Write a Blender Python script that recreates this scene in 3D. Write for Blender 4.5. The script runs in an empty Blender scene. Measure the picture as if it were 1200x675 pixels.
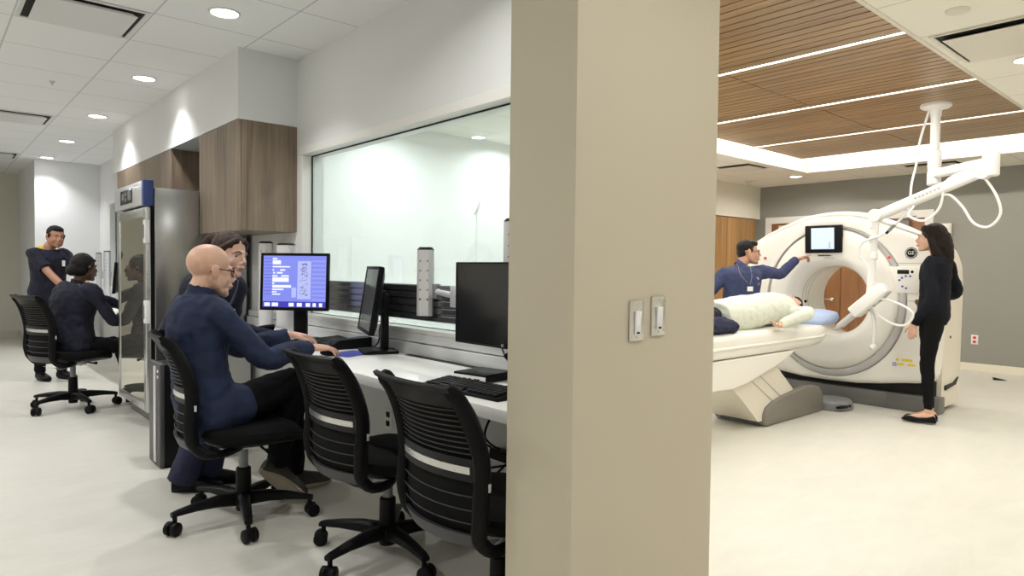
import bpy, bmesh, math, random
import numpy as np
from mathutils import Vector as V, Matrix as M, Euler
random.seed(7)
PI = math.pi
SC = bpy.context.scene
COL = SC.collection

# ------------------------------------------------------------------ materials
def _n(nt, kind, **kw):
    n = nt.nodes.new(kind)
    for k, v in kw.items():
        if k in n.inputs: n.inputs[k].default_value = v
        else: setattr(n, k, v)
    return n

def mat(name, col, rough=0.5, metal=0.0, var=0.0, vscale=8.0, bump=0.0, bscale=60.0, stretch=(1, 1, 1),
        spec=0.5, sss=0.0, coat=0.0, emit=None, estr=0.0, rvar=0.0):
    m = bpy.data.materials.new(name); m.use_nodes = True
    nt = m.node_tree; b = nt.nodes['Principled BSDF']
    c = (*col, 1)
    b.inputs['Base Color'].default_value = c
    b.inputs['Roughness'].default_value = rough
    b.inputs['Metallic'].default_value = metal
    b.inputs['Specular IOR Level'].default_value = spec
    if coat: b.inputs['Coat Weight'].default_value = coat; b.inputs['Coat Roughness'].default_value = .08
    if sss:
        b.inputs['Subsurface Weight'].default_value = sss
        b.inputs['Subsurface Radius'].default_value = (.012, .005, .003)
        b.inputs['Subsurface Scale'].default_value = .6
    if emit:
        b.inputs['Emission Color'].default_value = (*emit, 1); b.inputs['Emission Strength'].default_value = estr
    tc = _n(nt, 'ShaderNodeTexCoord'); mp = _n(nt, 'ShaderNodeMapping'); mp.inputs['Scale'].default_value = stretch
    nt.links.new(tc.outputs['Object'], mp.inputs['Vector'])
    if var or rvar:
        nz = _n(nt, 'ShaderNodeTexNoise', Scale=vscale, Detail=4.0)
        nt.links.new(mp.outputs[0], nz.inputs['Vector'])
        if var:
            r = _n(nt, 'ShaderNodeValToRGB')
            r.color_ramp.elements[0].position = .3; r.color_ramp.elements[1].position = .7
            r.color_ramp.elements[0].color = (*[max(0, x * (1 - var)) for x in col], 1)
            r.color_ramp.elements[1].color = (*[min(1, x * (1 + var)) for x in col], 1)
            nt.links.new(nz.outputs['Fac'], r.inputs['Fac']); nt.links.new(r.outputs[0], b.inputs['Base Color'])
        if rvar:
            mr = _n(nt, 'ShaderNodeMapRange'); mr.inputs['To Min'].default_value = max(0, rough - rvar); mr.inputs['To Max'].default_value = rough + rvar
            nt.links.new(nz.outputs['Fac'], mr.inputs['Value']); nt.links.new(mr.outputs[0], b.inputs['Roughness'])
    if bump:
        nb = _n(nt, 'ShaderNodeTexNoise', Scale=bscale, Detail=3.0)
        nt.links.new(mp.outputs[0], nb.inputs['Vector'])
        bp = _n(nt, 'ShaderNodeBump', Strength=bump, Distance=.01)
        nt.links.new(nb.outputs['Fac'], bp.inputs['Height']); nt.links.new(bp.outputs[0], b.inputs['Normal'])
    return m

def wood(name, c1, c2, axis='z', scale=1.0, rough=.45, boards=0.0, board_axis='x'):
    """wood with grain running along axis; boards > 0 adds thin dark joints every 'boards' metres along board_axis"""
    m = bpy.data.materials.new(name); m.use_nodes = True
    nt = m.node_tree; b = nt.nodes['Principled BSDF']; b.inputs['Roughness'].default_value = rough
    tc = _n(nt, 'ShaderNodeTexCoord'); mp = _n(nt, 'ShaderNodeMapping')
    s = {'x': (1.2, 26, 26), 'y': (26, 1.2, 26), 'z': (26, 26, 1.2)}[axis]
    mp.inputs['Scale'].default_value = tuple(x * scale for x in s)
    nt.links.new(tc.outputs['Object'], mp.inputs['Vector'])
    nz = _n(nt, 'ShaderNodeTexNoise', Scale=1.0, Detail=6.0, Roughness=.6, Distortion=.6)
    nt.links.new(mp.outputs[0], nz.inputs['Vector'])
    r = _n(nt, 'ShaderNodeValToRGB')
    r.color_ramp.elements[0].position = .32; r.color_ramp.elements[1].position = .7
    r.color_ramp.elements[0].color = (*c1, 1); r.color_ramp.elements[1].color = (*c2, 1)
    nt.links.new(nz.outputs['Fac'], r.inputs['Fac'])
    mp2 = _n(nt, 'ShaderNodeMapping'); mp2.inputs['Scale'].default_value = tuple(.12 * x for x in s)
    nt.links.new(tc.outputs['Object'], mp2.inputs['Vector'])
    n2 = _n(nt, 'ShaderNodeTexNoise', Scale=1.0, Detail=2.0); nt.links.new(mp2.outputs[0], n2.inputs['Vector'])
    mx = _n(nt, 'ShaderNodeMixRGB', blend_type='OVERLAY'); mx.inputs[0].default_value = .35
    nt.links.new(r.outputs[0], mx.inputs[1]); nt.links.new(n2.outputs['Fac'], mx.inputs[2])
    nt.links.new(mx.outputs[0], b.inputs['Base Color'])
    return m

# ------------------------------------------------------------------ mesh builder
class MB:
    def __init__(self): self.bm = bmesh.new(); self.mi = 0
    def _set(self, faces):
        for f in faces: f.material_index = self.mi
    def mat(self, i): self.mi = i; return self
    def box(self, c, s, rot=None, bev=0.0, seg=2):
        r = bmesh.ops.create_cube(self.bm, size=1.0); vs = r['verts']
        R = (Euler(rot).to_matrix().to_4x4() if rot is not None and not isinstance(rot, M) else (rot.to_4x4() if rot is not None else M()))
        bmesh.ops.transform(self.bm, matrix=M.Translation(c) @ R @ M.Diagonal((*s, 1)), verts=vs)
        fs = list({f for v in vs for f in v.link_faces})
        if bev > 0:
            es = list({e for v in vs for e in v.link_edges})
            g = bmesh.ops.bevel(self.bm, geom=es, offset=min(bev, min(s) * .49), segments=seg, affect='EDGES', profile=.5)
            fs = list({f for v in g['verts'] for f in v.link_faces} | set(g['faces']))
        self._set(fs); return self
    def b2(self, lo, hi, bev=0.0, seg=2):
        lo = V(lo); hi = V(hi); return self.box((lo + hi) / 2, [abs(x) for x in (hi - lo)], bev=bev, seg=seg)
    def sphere(self, c, r, rot=None, u=20, v=12):
        if not hasattr(r, '__len__'): r = (r, r, r)
        g = bmesh.ops.create_uvsphere(self.bm, u_segments=u, v_segments=v, radius=1.0)
        R = rot.to_4x4() if isinstance(rot, M) else (Euler(rot).to_matrix().to_4x4() if rot is not None else M())
        bmesh.ops.transform(self.bm, matrix=M.Translation(c) @ R @ M.Diagonal((*r, 1)), verts=g['verts'])
        self._set({f for x in g['verts'] for f in x.link_faces}); return self
    def loft(self, rings, cap=True, close=False):
        """rings: lists of equal length of points"""
        bm = self.bm; L = [[bm.verts.new(p) for p in r] for r in rings]; n = len(L[0]); fs = []
        m = len(L)
        for i in range(m if close else m - 1):
            a = L[i]; b = L[(i + 1) % m]
            for j in range(n):
                k = (j + 1) % n
                fs.append(bm.faces.new((a[j], a[k], b[k], b[j])))
        if cap and not close:
            fs.append(bm.faces.new(L[0][::-1])); fs.append(bm.faces.new(L[-1]))
        self._set(fs); return self
    def sheet(self, grid):
        bm = self.bm; L = [[bm.verts.new(p) for p in r] for r in grid]; fs = []
        for i in range(len(L) - 1):
            for j in range(len(L[0]) - 1):
                fs.append(bm.faces.new((L[i][j], L[i][j + 1], L[i + 1][j + 1], L[i + 1][j])))
        self._set(fs); return self
    def tube(self, pts, r, n=12, cap=True, smooth=0, round_end=False):
        """r: number or list of numbers / (ra, rb) pairs"""
        pts = [V(p) for p in pts]
        rs = r if isinstance(r, (list, tuple)) and len(r) == len(pts) else [r] * len(pts)
        if smooth: pts, rs = spline(pts, rs, smooth)
        if round_end:
            for e in (0, -1):
                pass
        rings = []; T0 = None; N = None
        for i, p in enumerate(pts):
            a = pts[max(0, i - 1)]; b = pts[min(len(pts) - 1, i + 1)]
            T = (b - a)
            if T.length < 1e-9: T = T0 or V((0, 0, 1))
            T = T.normalized()
            if N is None:
                ref = V((0, 0, 1)) if abs(T.z) < .9 else V((1, 0, 0))
                N = (ref - T * ref.dot(T)).normalized()
            else:
                N = (N - T * N.dot(T))
                N = N.normalized() if N.length > 1e-6 else T.orthogonal().normalized()
            B = T.cross(N); T0 = T
            q = rs[i]; ra, rb = (q if hasattr(q, '__len__') else (q, q))
            rings.append([p + N * (ra * math.cos(2 * PI * k / n)) + B * (rb * math.sin(2 * PI * k / n)) for k in range(n)])
        return self.loft(rings, cap)
    def cyl(self, a, b, r, r2=None, n=24):
        return self.tube([a, b], [r, r if r2 is None else r2], n)
    def lathe(self, prof, c=(0, 0, 0), axis=None, n=32):
        """prof: (radius, height) pairs around local z, closed into a solid"""
        R = axis if axis is not None else M.Identity(3); c = V(c)
        rings = [[c + R @ V((max(r, 1e-4) * math.cos(2 * PI * k / n), max(r, 1e-4) * math.sin(2 * PI * k / n), h)) for k in range(n)] for r, h in prof]
        return self.loft(rings)
    def prism(self, prof, lo, hi, ax=1, bev=0.0):
        """polygon prof (two coordinates of the other axes in order) extruded along axis ax"""
        def p3(p, t):
            q = list(p); q.insert(ax, t); return q
        a = [self.bm.verts.new(p3(p, lo)) for p in prof]; b = [self.bm.verts.new(p3(p, hi)) for p in prof]
        n = len(a); fs = [self.bm.faces.new(a[::-1]), self.bm.faces.new(b)]
        for j in range(n):
            k = (j + 1) % n; fs.append(self.bm.faces.new((a[j], a[k], b[k], b[j])))
        self._set(fs)
        if bev > 0:
            bmesh.ops.recalc_face_normals(self.bm, faces=fs)
            es = list({e for f in fs for e in f.edges if e.calc_face_angle(0) > .5})
            g = bmesh.ops.bevel(self.bm, geom=es, offset=bev, segments=3, affect='EDGES', profile=.5)
            self._set(g['faces'])
        return self
    def mesh(self, name):
        bmesh.ops.recalc_face_normals(self.bm, faces=self.bm.faces[:])
        me = bpy.data.meshes.new(name); self.bm.to_mesh(me); self.bm.free(); return me
    def build(self, name, mats, parent=None, world=True, smooth=True, angle=35):
        return link(name, self.mesh(name), mats, parent, world, smooth, angle)

def link(name, me, mats, parent=None, world=True, smooth=True, angle=35):
    mats = mats if isinstance(mats, (list, tuple)) else [mats]
    for m in mats: me.materials.append(m)
    o = bpy.data.objects.new(name, me); COL.objects.link(o)
    if parent is not None:
        o.parent = parent
        if world: me.transform(wm(parent).inverted())
    if smooth:
        for p in me.polygons: p.use_smooth = True
        sharp(me, math.radians(angle))
    return o

def wm(o):
    m = M.LocRotScale(o.location, o.rotation_euler, o.scale)
    return (wm(o.parent) @ m) if o.parent else m

def sharp(me, ang):
    bm = bmesh.new(); bm.from_mesh(me)
    for e in bm.edges:
        if len(e.link_faces) == 2 and e.calc_face_angle(0) > ang: e.smooth = False
    bm.to_mesh(me); bm.free()

def spline(pts, rs, k):
    P = [V(p) for p in pts]; out = []; ro = []
    n = len(P)
    def R(i):
        q = rs[i]; return V((q[0], q[1])) if hasattr(q, '__len__') else V((q, q))
    for i in range(n - 1):
        p0 = P[max(0, i - 1)]; p1 = P[i]; p2 = P[i + 1]; p3 = P[min(n - 1, i + 2)]
        for j in range(k):
            t = j / k
            out.append(.5 * ((2 * p1) + (p2 - p0) * t + (2 * p0 - 5 * p1 + 4 * p2 - p3) * t * t + (3 * p1 - p0 - 3 * p2 + p3) * t ** 3))
            s = t * t * (3 - 2 * t)
            ro.append(tuple(R(i).lerp(R(i + 1), s)))
    out.append(P[-1]); ro.append(tuple(R(n - 1)))
    return out, ro

def thing(name, label, cat, loc=(0, 0, 0), rz=0.0, group=None):
    o = bpy.data.objects.new(name, None); COL.objects.link(o)
    o.empty_display_size = .1; o.location = loc; o.rotation_euler = (0, 0, rz)
    return tag(o, label, cat, group)
def tag(o, label, cat, group=None):
    o['label'] = label; o['category'] = cat
    if group: o['group'] = group
    return o
def lab(o, text): o['label'] = text; return o
def base(o, loc):
    """moves a one-mesh thing's origin to its base"""
    o.data.transform(M.Translation(-V(loc))); o.location = loc; return o
def struct(name, mb, mats, parent=None, smooth=False):
    o = mb.build(name, mats, parent, smooth=smooth); o['kind'] = 'structure'; return o
def kids(o): return [c for c in bpy.data.objects if c.parent is o]
def dup(root, loc, rz, label=None, group=None):
    r = root.copy(); COL.objects.link(r); r.location = loc; r.rotation_euler = (0, 0, rz)
    if label: r['label'] = label
    if group: r['group'] = group
    for ch in kids(root):
        c = ch.copy(); COL.objects.link(c); c.parent = r
        for g in kids(ch):
            d = g.copy(); COL.objects.link(d); d.parent = c
    return r

def remesh(mb, name, voxel=.006, smooth=4, fold=0.0, fscale=.1, dents=None, fdir=None):
    me = mb.mesh(name + '_tmp'); o = bpy.data.objects.new(name + '_tmp', me); COL.objects.link(o)
    r = o.modifiers.new('r', 'REMESH'); r.mode = 'VOXEL'; r.voxel_size = voxel; r.use_smooth_shade = True
    if smooth:
        s = o.modifiers.new('s', 'SMOOTH'); s.factor = .5; s.iterations = smooth
    if fold:
        for k, (f, sc) in enumerate(((fold, fscale), (fold * .5, fscale * .4))):
            t = bpy.data.textures.new(name + 'f%d' % k, 'CLOUDS'); t.noise_scale = sc; t.noise_depth = 1
            d = o.modifiers.new('d%d' % k, 'DISPLACE'); d.texture = t; d.strength = f; d.mid_level = .5; d.texture_coords = 'GLOBAL'
        s = o.modifiers.new('s2', 'SMOOTH'); s.factor = .5; s.iterations = 2
    dg = bpy.context.evaluated_depsgraph_get()
    out = bpy.data.meshes.new_from_object(o.evaluated_get(dg)); out.name = name
    bpy.data.objects.remove(o); bpy.data.meshes.remove(me)
    if dents:
        n = len(out.vertices); co = np.empty(n * 3); out.vertices.foreach_get('co', co); co = co.reshape(-1, 3)
        for c, rad, d in dents:
            w = np.exp(-((co - np.array(c)) ** 2).sum(1) / (2 * rad * rad)); co += w[:, None] * np.array(d)
        out.vertices.foreach_set('co', co.ravel()); out.update()
    return out

def cable(pts, r, k=8, n=8):
    return MB().tube(pts, r, n, smooth=k)
def hd(deg):   # unit vector of a compass heading (0 = +Y, 90 = +X)
    a = math.radians(deg); return V((math.sin(a), math.cos(a), 0))
def text_mesh(s, size, depth=.0015):
    cu = bpy.data.curves.new('t', 'FONT'); cu.body = s; cu.size = size; cu.extrude = depth; cu.align_x = 'CENTER'; cu.align_y = 'CENTER'
    o = bpy.data.objects.new('t', cu); COL.objects.link(o)
    me = bpy.data.meshes.new_from_object(o.evaluated_get(bpy.context.evaluated_depsgraph_get()))
    bpy.data.objects.remove(o); bpy.data.curves.remove(cu); return me
# ------------------------------------------------------------------ palette
W_CON = mat('paint_console_white', (.76, .77, .775), .6, var=.015, vscale=2, bump=.03, bscale=220)
W_PIL = mat('paint_beige', (.55, .495, .385), .6, var=.015, vscale=2, bump=.03, bscale=220)
W_BACK = mat('paint_back_beige', (.66, .64, .555), .6, bump=.03, bscale=220)
W_WHITE = mat('paint_ct_white', (.86, .87, .86), .55, bump=.03, bscale=220)
W_CT = mat('paint_ct_cream', (.78, .75, .66), .6, bump=.03, bscale=220)
W_GREY = mat('paint_grey', (.265, .262, .243), .6, var=.02, vscale=2, bump=.03, bscale=200)
TRIMW = mat('trim_white', (.76, .75, .72), .4)
BASEB = mat('baseboard_vinyl', (.60, .57, .50), .5)
BASEL = mat('baseboard_pale', (.78, .74, .62), .5)
FRAMEM = mat('window_frame_paint', (.80, .79, .76), .4)
GREYM = mat('raceway_aluminium', (.70, .71, .71), .35, .2, rvar=.05)
SLATM = mat('rail_dark_aluminium', (.20, .205, .215), .24, .85, rvar=.06, vscale=3)
DESKM = mat('desk_laminate', (.88, .87, .84), .26, var=.015, vscale=40)
BLK = mat('black_plastic', (.005, .005, .006), .42, bump=.05, bscale=500, spec=.14)
BLKG = mat('black_gloss', (.012, .012, .013), .16)
BLKF = mat('black_fabric', (.004, .004, .0045), .9, spec=.2, bump=.35, bscale=700)
DGREY = mat('dark_grey_plastic', (.013, .013, .014), .45, spec=.2)
MGREY = mat('mid_grey_plastic', (.20, .205, .21), .4)
SILV = mat('silver_plastic', (.66, .66, .68), .32, .45)
CHROME = mat('chrome', (.75, .75, .75), .14, 1.0)
ALU = mat('brushed_aluminium', (.62, .62, .61), .30, .9, rvar=.08, vscale=20, stretch=(1, 1, 12))
STEEL = mat('stainless_steel', (.44, .44, .435), .22, 1.0, rvar=.025, vscale=3, stretch=(1, 1, 14))
BLUEP = mat('blue_enamel', (.05, .085, .28), .35)
WHITEP = mat('white_plastic', (.82, .82, .81), .35)
CTW = mat('scanner_white_shell', (.83, .81, .75), .3, coat=.2)
CTB = mat('scanner_beige_shell', (.70, .655, .56), .38)
CTR = mat('scanner_grey_ring', (.50, .49, .48), .42)
CTD = mat('scanner_dark_base', (.135, .135, .13), .42, bump=.05, bscale=300)
SHOEG = mat('table_shoe_grey', (.19, .175, .15), .45)
WALNUT = wood('walnut_veneer', (.135, .098, .068), (.29, .225, .162), 'z', .8, .4)
CLOSET = wood('closet_veneer', (.27, .145, .055), (.46, .275, .115), 'z', .6, .42)
DOORW = wood('door_veneer', (.16, .065, .022), (.30, .135, .05), 'z', .5, .4)
SLATW = wood('slat_veneer', (.235, .143, .070), (.40, .268, .145), 'y', .55, .30)
SKIN_A = mat('skin_fair', (.66, .40, .29), .48, var=.05, vscale=30, sss=.12)
SKIN_B = mat('skin_pale', (.70, .45, .35), .5, var=.05, vscale=30, sss=.12)
SKIN_C = mat('skin_tan', (.40, .20, .12), .5, var=.05, vscale=30, sss=.1)
SKIN_D = mat('skin_brown', (.16, .075, .045), .5, var=.05, vscale=30, sss=.08)
SKIN_E = mat('skin_olive', (.52, .29, .19), .5, var=.05, vscale=30, sss=.1)
LIPS = mat('lips', (.42, .17, .14), .4)
EYEW = mat('eye_white', (.55, .50, .47), .35)
IRIS = mat('eye_iris', (.03, .018, .012), .15)
HAIR_K = mat('hair_black', (.010, .008, .007), .5, spec=.22, var=.5, vscale=40, bump=.6, bscale=90, stretch=(4, 4, .6))
HAIR_B = mat('hair_dark_brown', (.014, .008, .006), .5, spec=.22, var=.5, vscale=40, bump=.6, bscale=90, stretch=(4, 4, .6))
HAIR_M = mat('hair_brown', (.045, .026, .019), .5, spec=.22, var=.5, vscale=40, bump=.6, bscale=90, stretch=(3, 3, 1))
NAVY = mat('navy_jacket_cloth', (.009, .017, .052), .85, var=.18, vscale=14, bump=.25, bscale=260)
NAVYD = mat('navy_dark_cloth', (.0045, .0055, .018), .88, var=.18, vscale=14, bump=.25, bscale=260)
NAVYT = mat('navy_trouser_cloth', (.013, .014, .046), .88, var=.2, vscale=10, bump=.25, bscale=260)
NAVYC = mat('navy_fleece', (.034, .046, .115), .9, var=.12, vscale=20, bump=.3, bscale=300)
INK = mat('midnight_knit', (.005, .0055, .010), .9, spec=.25, var=.2, vscale=20, bump=.3, bscale=300)
BLKT = mat('black_trouser_cloth', (.004, .004, .005), .9, bump=.25, bscale=260, spec=.2)
GOWN = mat('pale_gown_cloth', (.66, .69, .60), .9, bump=.1, bscale=300)
PILLOWM = mat('pale_blue_cloth', (.40, .50, .72), .85, bump=.2, bscale=160)
SOLE = mat('shoe_sole_rubber', (.50, .44, .33), .7, bump=.7, bscale=120)
SHOEM = mat('shoe_grey_mesh', (.06, .055, .05), .8, bump=.3, bscale=300)
PAPER = mat('paper_white', (.85, .85, .84), .7)
PADB = mat('mouse_pad_blue', (.06, .065, .36), .7)
YEL = mat('label_yellow', (.80, .60, .03), .5)
REDB = mat('button_red', (.60, .05, .04), .4)
LBLUE = mat('label_blue', (.06, .08, .45), .5)
LAMP = mat('lamp_diffuser', (.9, .9, .9), .5, emit=(1, .97, .92), estr=14)
LAMPW = mat('lamp_diffuser_warm', (.9, .88, .82), .5, emit=(1, .95, .86), estr=14)
STRIPM = mat('led_strip', (.9, .9, .9), .5, emit=(1, .94, .84), estr=11)
COVEM = mat('led_cove_strip', (.9, .9, .9), .5, emit=(1, .95, .85), estr=130)
SLOT = mat('vent_dark_slot', (.012, .012, .012), .8)
VENTM = mat('vent_white_metal', (.70, .70, .69), .4)
VENTC = mat('vent_cream_metal', (.68, .65, .57), .35)

def floor_mat():
    m = mat('floor_vinyl', (.75, .735, .66), .30); nt = m.node_tree; b = nt.nodes['Principled BSDF']
    tc = _n(nt, 'ShaderNodeTexCoord'); mp = _n(nt, 'ShaderNodeMapping'); mp.inputs['Scale'].default_value = (.9, 2.6, 1)
    nt.links.new(tc.outputs['Object'], mp.inputs['Vector'])
    nz = _n(nt, 'ShaderNodeTexNoise', Scale=3.0, Detail=7.0, Roughness=.65, Distortion=.8); nt.links.new(mp.outputs[0], nz.inputs['Vector'])
    r = _n(nt, 'ShaderNodeValToRGB'); r.color_ramp.elements[0].position = .3; r.color_ramp.elements[1].position = .75
    r.color_ramp.elements[0].color = (.62, .605, .54, 1); r.color_ramp.elements[1].color = (.70, .685, .615, 1)
    nt.links.new(nz.outputs['Fac'], r.inputs['Fac']); nt.links.new(r.outputs[0], b.inputs['Base Color'])
    mr = _n(nt, 'ShaderNodeMapRange'); mr.inputs['To Min'].default_value = .26; mr.inputs['To Max'].default_value = .46
    nt.links.new(nz.outputs['Fac'], mr.inputs['Value']); nt.links.new(mr.outputs[0], b.inputs['Roughness'])
    return m
FLOORM = floor_mat()

def tile_mat(name, col, line, pitch, off, w):
    """suspended ceiling: tiles with recessed joints on a square grid"""
    m = mat(name, col, .8, bump=.15, bscale=350); nt = m.node_tree; b = nt.nodes['Principled BSDF']
    g = _n(nt, 'ShaderNodeNewGeometry'); sp = _n(nt, 'ShaderNodeSeparateXYZ'); nt.links.new(g.outputs['Position'], sp.inputs[0])
    outs = []
    for k in (0, 1):
        a = _n(nt, 'ShaderNodeMath', operation='SUBTRACT'); nt.links.new(sp.outputs[k], a.inputs[0]); a.inputs[1].default_value = off[k] - 50 * pitch
        d = _n(nt, 'ShaderNodeMath', operation='MODULO'); nt.links.new(a.outputs[0], d.inputs[0]); d.inputs[1].default_value = pitch
        l = _n(nt, 'ShaderNodeMath', operation='LESS_THAN'); nt.links.new(d.outputs[0], l.inputs[0]); l.inputs[1].default_value = w
        outs.append(l)
    mx = _n(nt, 'ShaderNodeMath', operation='MAXIMUM'); nt.links.new(outs[0].outputs[0], mx.inputs[0]); nt.links.new(outs[1].outputs[0], mx.inputs[1])
    mix = _n(nt, 'ShaderNodeMixRGB'); mix.inputs[1].default_value = (*col, 1); mix.inputs[2].default_value = (*line, 1)
    nt.links.new(mx.outputs[0], mix.inputs[0]); nt.links.new(mix.outputs[0], b.inputs['Base Color'])
    return m
TILE = tile_mat('ceiling_tile', (.86, .865, .87), (.58, .58, .58), .615, (1.04, 4.365), .010)
TILEC = tile_mat('ceiling_tile_cream', (.81, .785, .71), (.50, .47, .40), .615, (2.36, 1.385), .008)

def glass_mat():
    """clear safety glass: tinted see-through, with its surface reflection"""
    m = bpy.data.materials.new('window_glass'); m.use_nodes = True; nt = m.node_tree; nt.nodes.clear()
    out = _n(nt, 'ShaderNodeOutputMaterial'); t = _n(nt, 'ShaderNodeBsdfTransparent'); t.inputs[0].default_value = (.86, .935, .955, 1)
    gl = _n(nt, 'ShaderNodeBsdfGlossy'); gl.inputs['Roughness'].default_value = .0; gl.inputs[0].default_value = (.9, .95, .95, 1)
    fr = _n(nt, 'ShaderNodeFresnel'); fr.inputs[0].default_value = 1.5
    mx = _n(nt, 'ShaderNodeMixShader'); ge = _n(nt, 'ShaderNodeNewGeometry'); iv = _n(nt, 'ShaderNodeMath', operation='SUBTRACT'); iv.inputs[0].default_value = 1; nt.links.new(ge.outputs['Backfacing'], iv.inputs[1])
    mu = _n(nt, 'ShaderNodeMath', operation='MULTIPLY'); nt.links.new(fr.outputs[0], mu.inputs[0]); nt.links.new(iv.outputs[0], mu.inputs[1])
    nt.links.new(mu.outputs[0], mx.inputs[0]); nt.links.new(t.outputs[0], mx.inputs[1]); nt.links.new(gl.outputs[0], mx.inputs[2])
    df = _n(nt, 'ShaderNodeBsdfDiffuse'); df.inputs[0].default_value = (.85, .92, .95, 1); m2 = _n(nt, 'ShaderNodeMixShader'); m2.inputs[0].default_value = .10   # diffuse veil painted in for haze and glare on the milky glass
    nt.links.new(mx.outputs[0], m2.inputs[1]); nt.links.new(df.outputs[0], m2.inputs[2])
    nt.links.new(m2.outputs[0], out.inputs[0]); return m
GLASS = glass_mat()
# ------------------------------------------------------------------ the setting
CZ, KZ = 2.68, 2.53            # ceiling of the console corridor, ceiling of the scanner room
XW = 2.03                      # face of the wall with the observation window
struct('floor', MB().b2((-1.9, -2.7, -.1), (10.2, 14.1, 0)), FLOORM)
struct('ceiling_console', MB().b2((-1.9, -2.7, CZ), (2.05, 14.1, CZ + .06)), TILE)
def wall_hole(y0, y1, z1, holes, x0, x1):
    """wall slab between x0 and x1, cut by (ya, yb, za, zb) openings"""
    mb = MB(); y = y0
    for ya, yb, za, zb in holes:
        mb.b2((x0, y, 0), (x1, ya, z1)); mb.b2((x0, ya, 0), (x1, yb, za)); mb.b2((x0, ya, zb), (x1, yb, z1)); y = yb
    return mb.b2((x0, y, 0), (x1, y1, z1))
WIN1 = (1.62, 4.535, .885, 2.0); WIN2 = (8.75, 10.85, .905, 2.06)
struct('wall_right', wall_hole(1.45, 11.6, CZ, (WIN1, WIN2), XW, XW + .14), W_CON)
struct('wall_pillar', MB().b2((1.268, 1.2, 0), (1.921, 1.458, CZ)).b2((1.80, 1.33, 0), (2.12, 1.458, CZ)), W_PIL)
struct('wall_left', MB().b2((-1.9, -2.7, 0), (-1.8, 14.1, CZ)), W_CT)
struct('wall_far', MB().b2((1.235, 11.6, 0), (2.03, 11.7, CZ)).b2((1.235, 11.7, 0), (1.335, 13.75, CZ)), W_CON)
struct('wall_back', MB().b2((-1.8, 13.75, 0), (2.03, 13.85, CZ)), W_BACK)
struct('baseboard_back', MB().b2((-1.8, 13.738, 0), (1.235, 13.75, .1)), BASEB)
struct('baseboard_far', MB().b2((1.235, 11.588, 0), (2.03, 11.6, .1)), BASEB)
struct('baseboard_return', MB().b2((1.223, 11.588, 0), (1.235, 13.75, .1)), BASEB)
struct('wall_soffit', MB().b2((1.617, 4.64, 2.205), (XW, 8.5, CZ)), W_CON)
struct('wall_beyond', MB().b2((3.2, 7.5, 0), (3.3, 11.6, CZ)), W_CON)
def window(n, y0, y1, z0, z1):
    f = MB(); e = .005
    for a, b in (((XW - .012, y0 - .05, z0 + e), (XW + .15, y0 + e, z1 - e)), ((XW - .012, y1 - e, z0 + e), (XW + .15, y1 + .05, z1 - e)),
                 ((XW - .012, y0 - .05, z1 - e), (XW + .15, y1 + .05, z1 + .05)), ((XW - .03, y0 - .05, z0 - .03), (XW + .15, y1 + .05, z0 + e))):
        f.b2(a, b, .004)
    o = struct('window_%d' % n, f, FRAMEM)
    g = MB().b2((XW + .066, y0, z0), (XW + .076, y1, z1)).build('pane', GLASS, o, smooth=False)
    gs = MB()
    for a, b in (((XW + .058, y1 - .012, z0), (XW + .066, y1, z1)), ((XW + .058, y0, z1 - .012), (XW + .066, y1, z1)), ((XW + .055, y0, z0), (XW + .066, y1, z0 + .008))):
        gs.b2(a, b)
    lab(gs.build('gasket', BLK, o, smooth=False), 'thin black gasket round the pane')
window(1, *WIN1); window(2, *WIN2)

# scanner room shell
struct('wall_ct_grey', MB().b2((9.95, -1.7, 0), (10.07, 5.6, 2.95)), W_GREY)
struct('wall_ct_side', MB().b2((XW + .14, 5.45, 0), (7.38, 5.57, 2.95)), W_WHITE)
struct('wall_ct_left', MB().b2((7.38, 5.43, 2.03), (9.95, 5.57, 2.95)).b2((7.38, 5.53, 0), (9.95, 5.57, 2.03)), W_CT)
struct('wall_ct_right', MB().b2((2.05, -1.75, 0), (10.07, -1.65, 2.95)), W_CT)
struct('baseboard_ct', MB().b2((9.935, -1.6, 0), (9.95, 3.5, .095)), BASEL)
RX0, RX1, RY0, RY1 = 2.5, 8.87, 1.385, 4.18
cm = MB()
cm.b2((2.05, -1.7, KZ), (9.95, RY0, KZ + .03)).b2((2.05, RY1, KZ), (9.95, 5.45, KZ + .03)).b2((RX1, RY0, KZ), (9.95, RY1, KZ + .03)).b2((2.05, RY0, KZ), (RX0, RY1, KZ + .03))
struct('ceiling_ct', cm, TILEC)
fm = MB()
fm.b2((RX0 - .02, RY0 - .35, KZ + .34), (RX1 + .02, RY1 + .02, KZ + .36))
fm.b2((RX1, RY0, KZ + .03), (RX1 + .02, RY1, KZ + .34)).b2((RX0, RY1, KZ + .03), (RX1 + .02, RY1 + .02, KZ + .34))
fm.b2((RX0 - .02, RY0 - .35, KZ + .03), (RX0, RY1, KZ + .34)).b2((RX0, RY0 - .37, KZ + .03), (RX1, RY0 - .35, KZ + .34))
struct('ceiling_recess', fm, W_CT)
struct('trim_ceiling_edge', MB().b2((RX0, RY0 - .02, KZ - .004), (RX1, RY0 + .004, KZ + .03)), VENTC)
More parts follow.
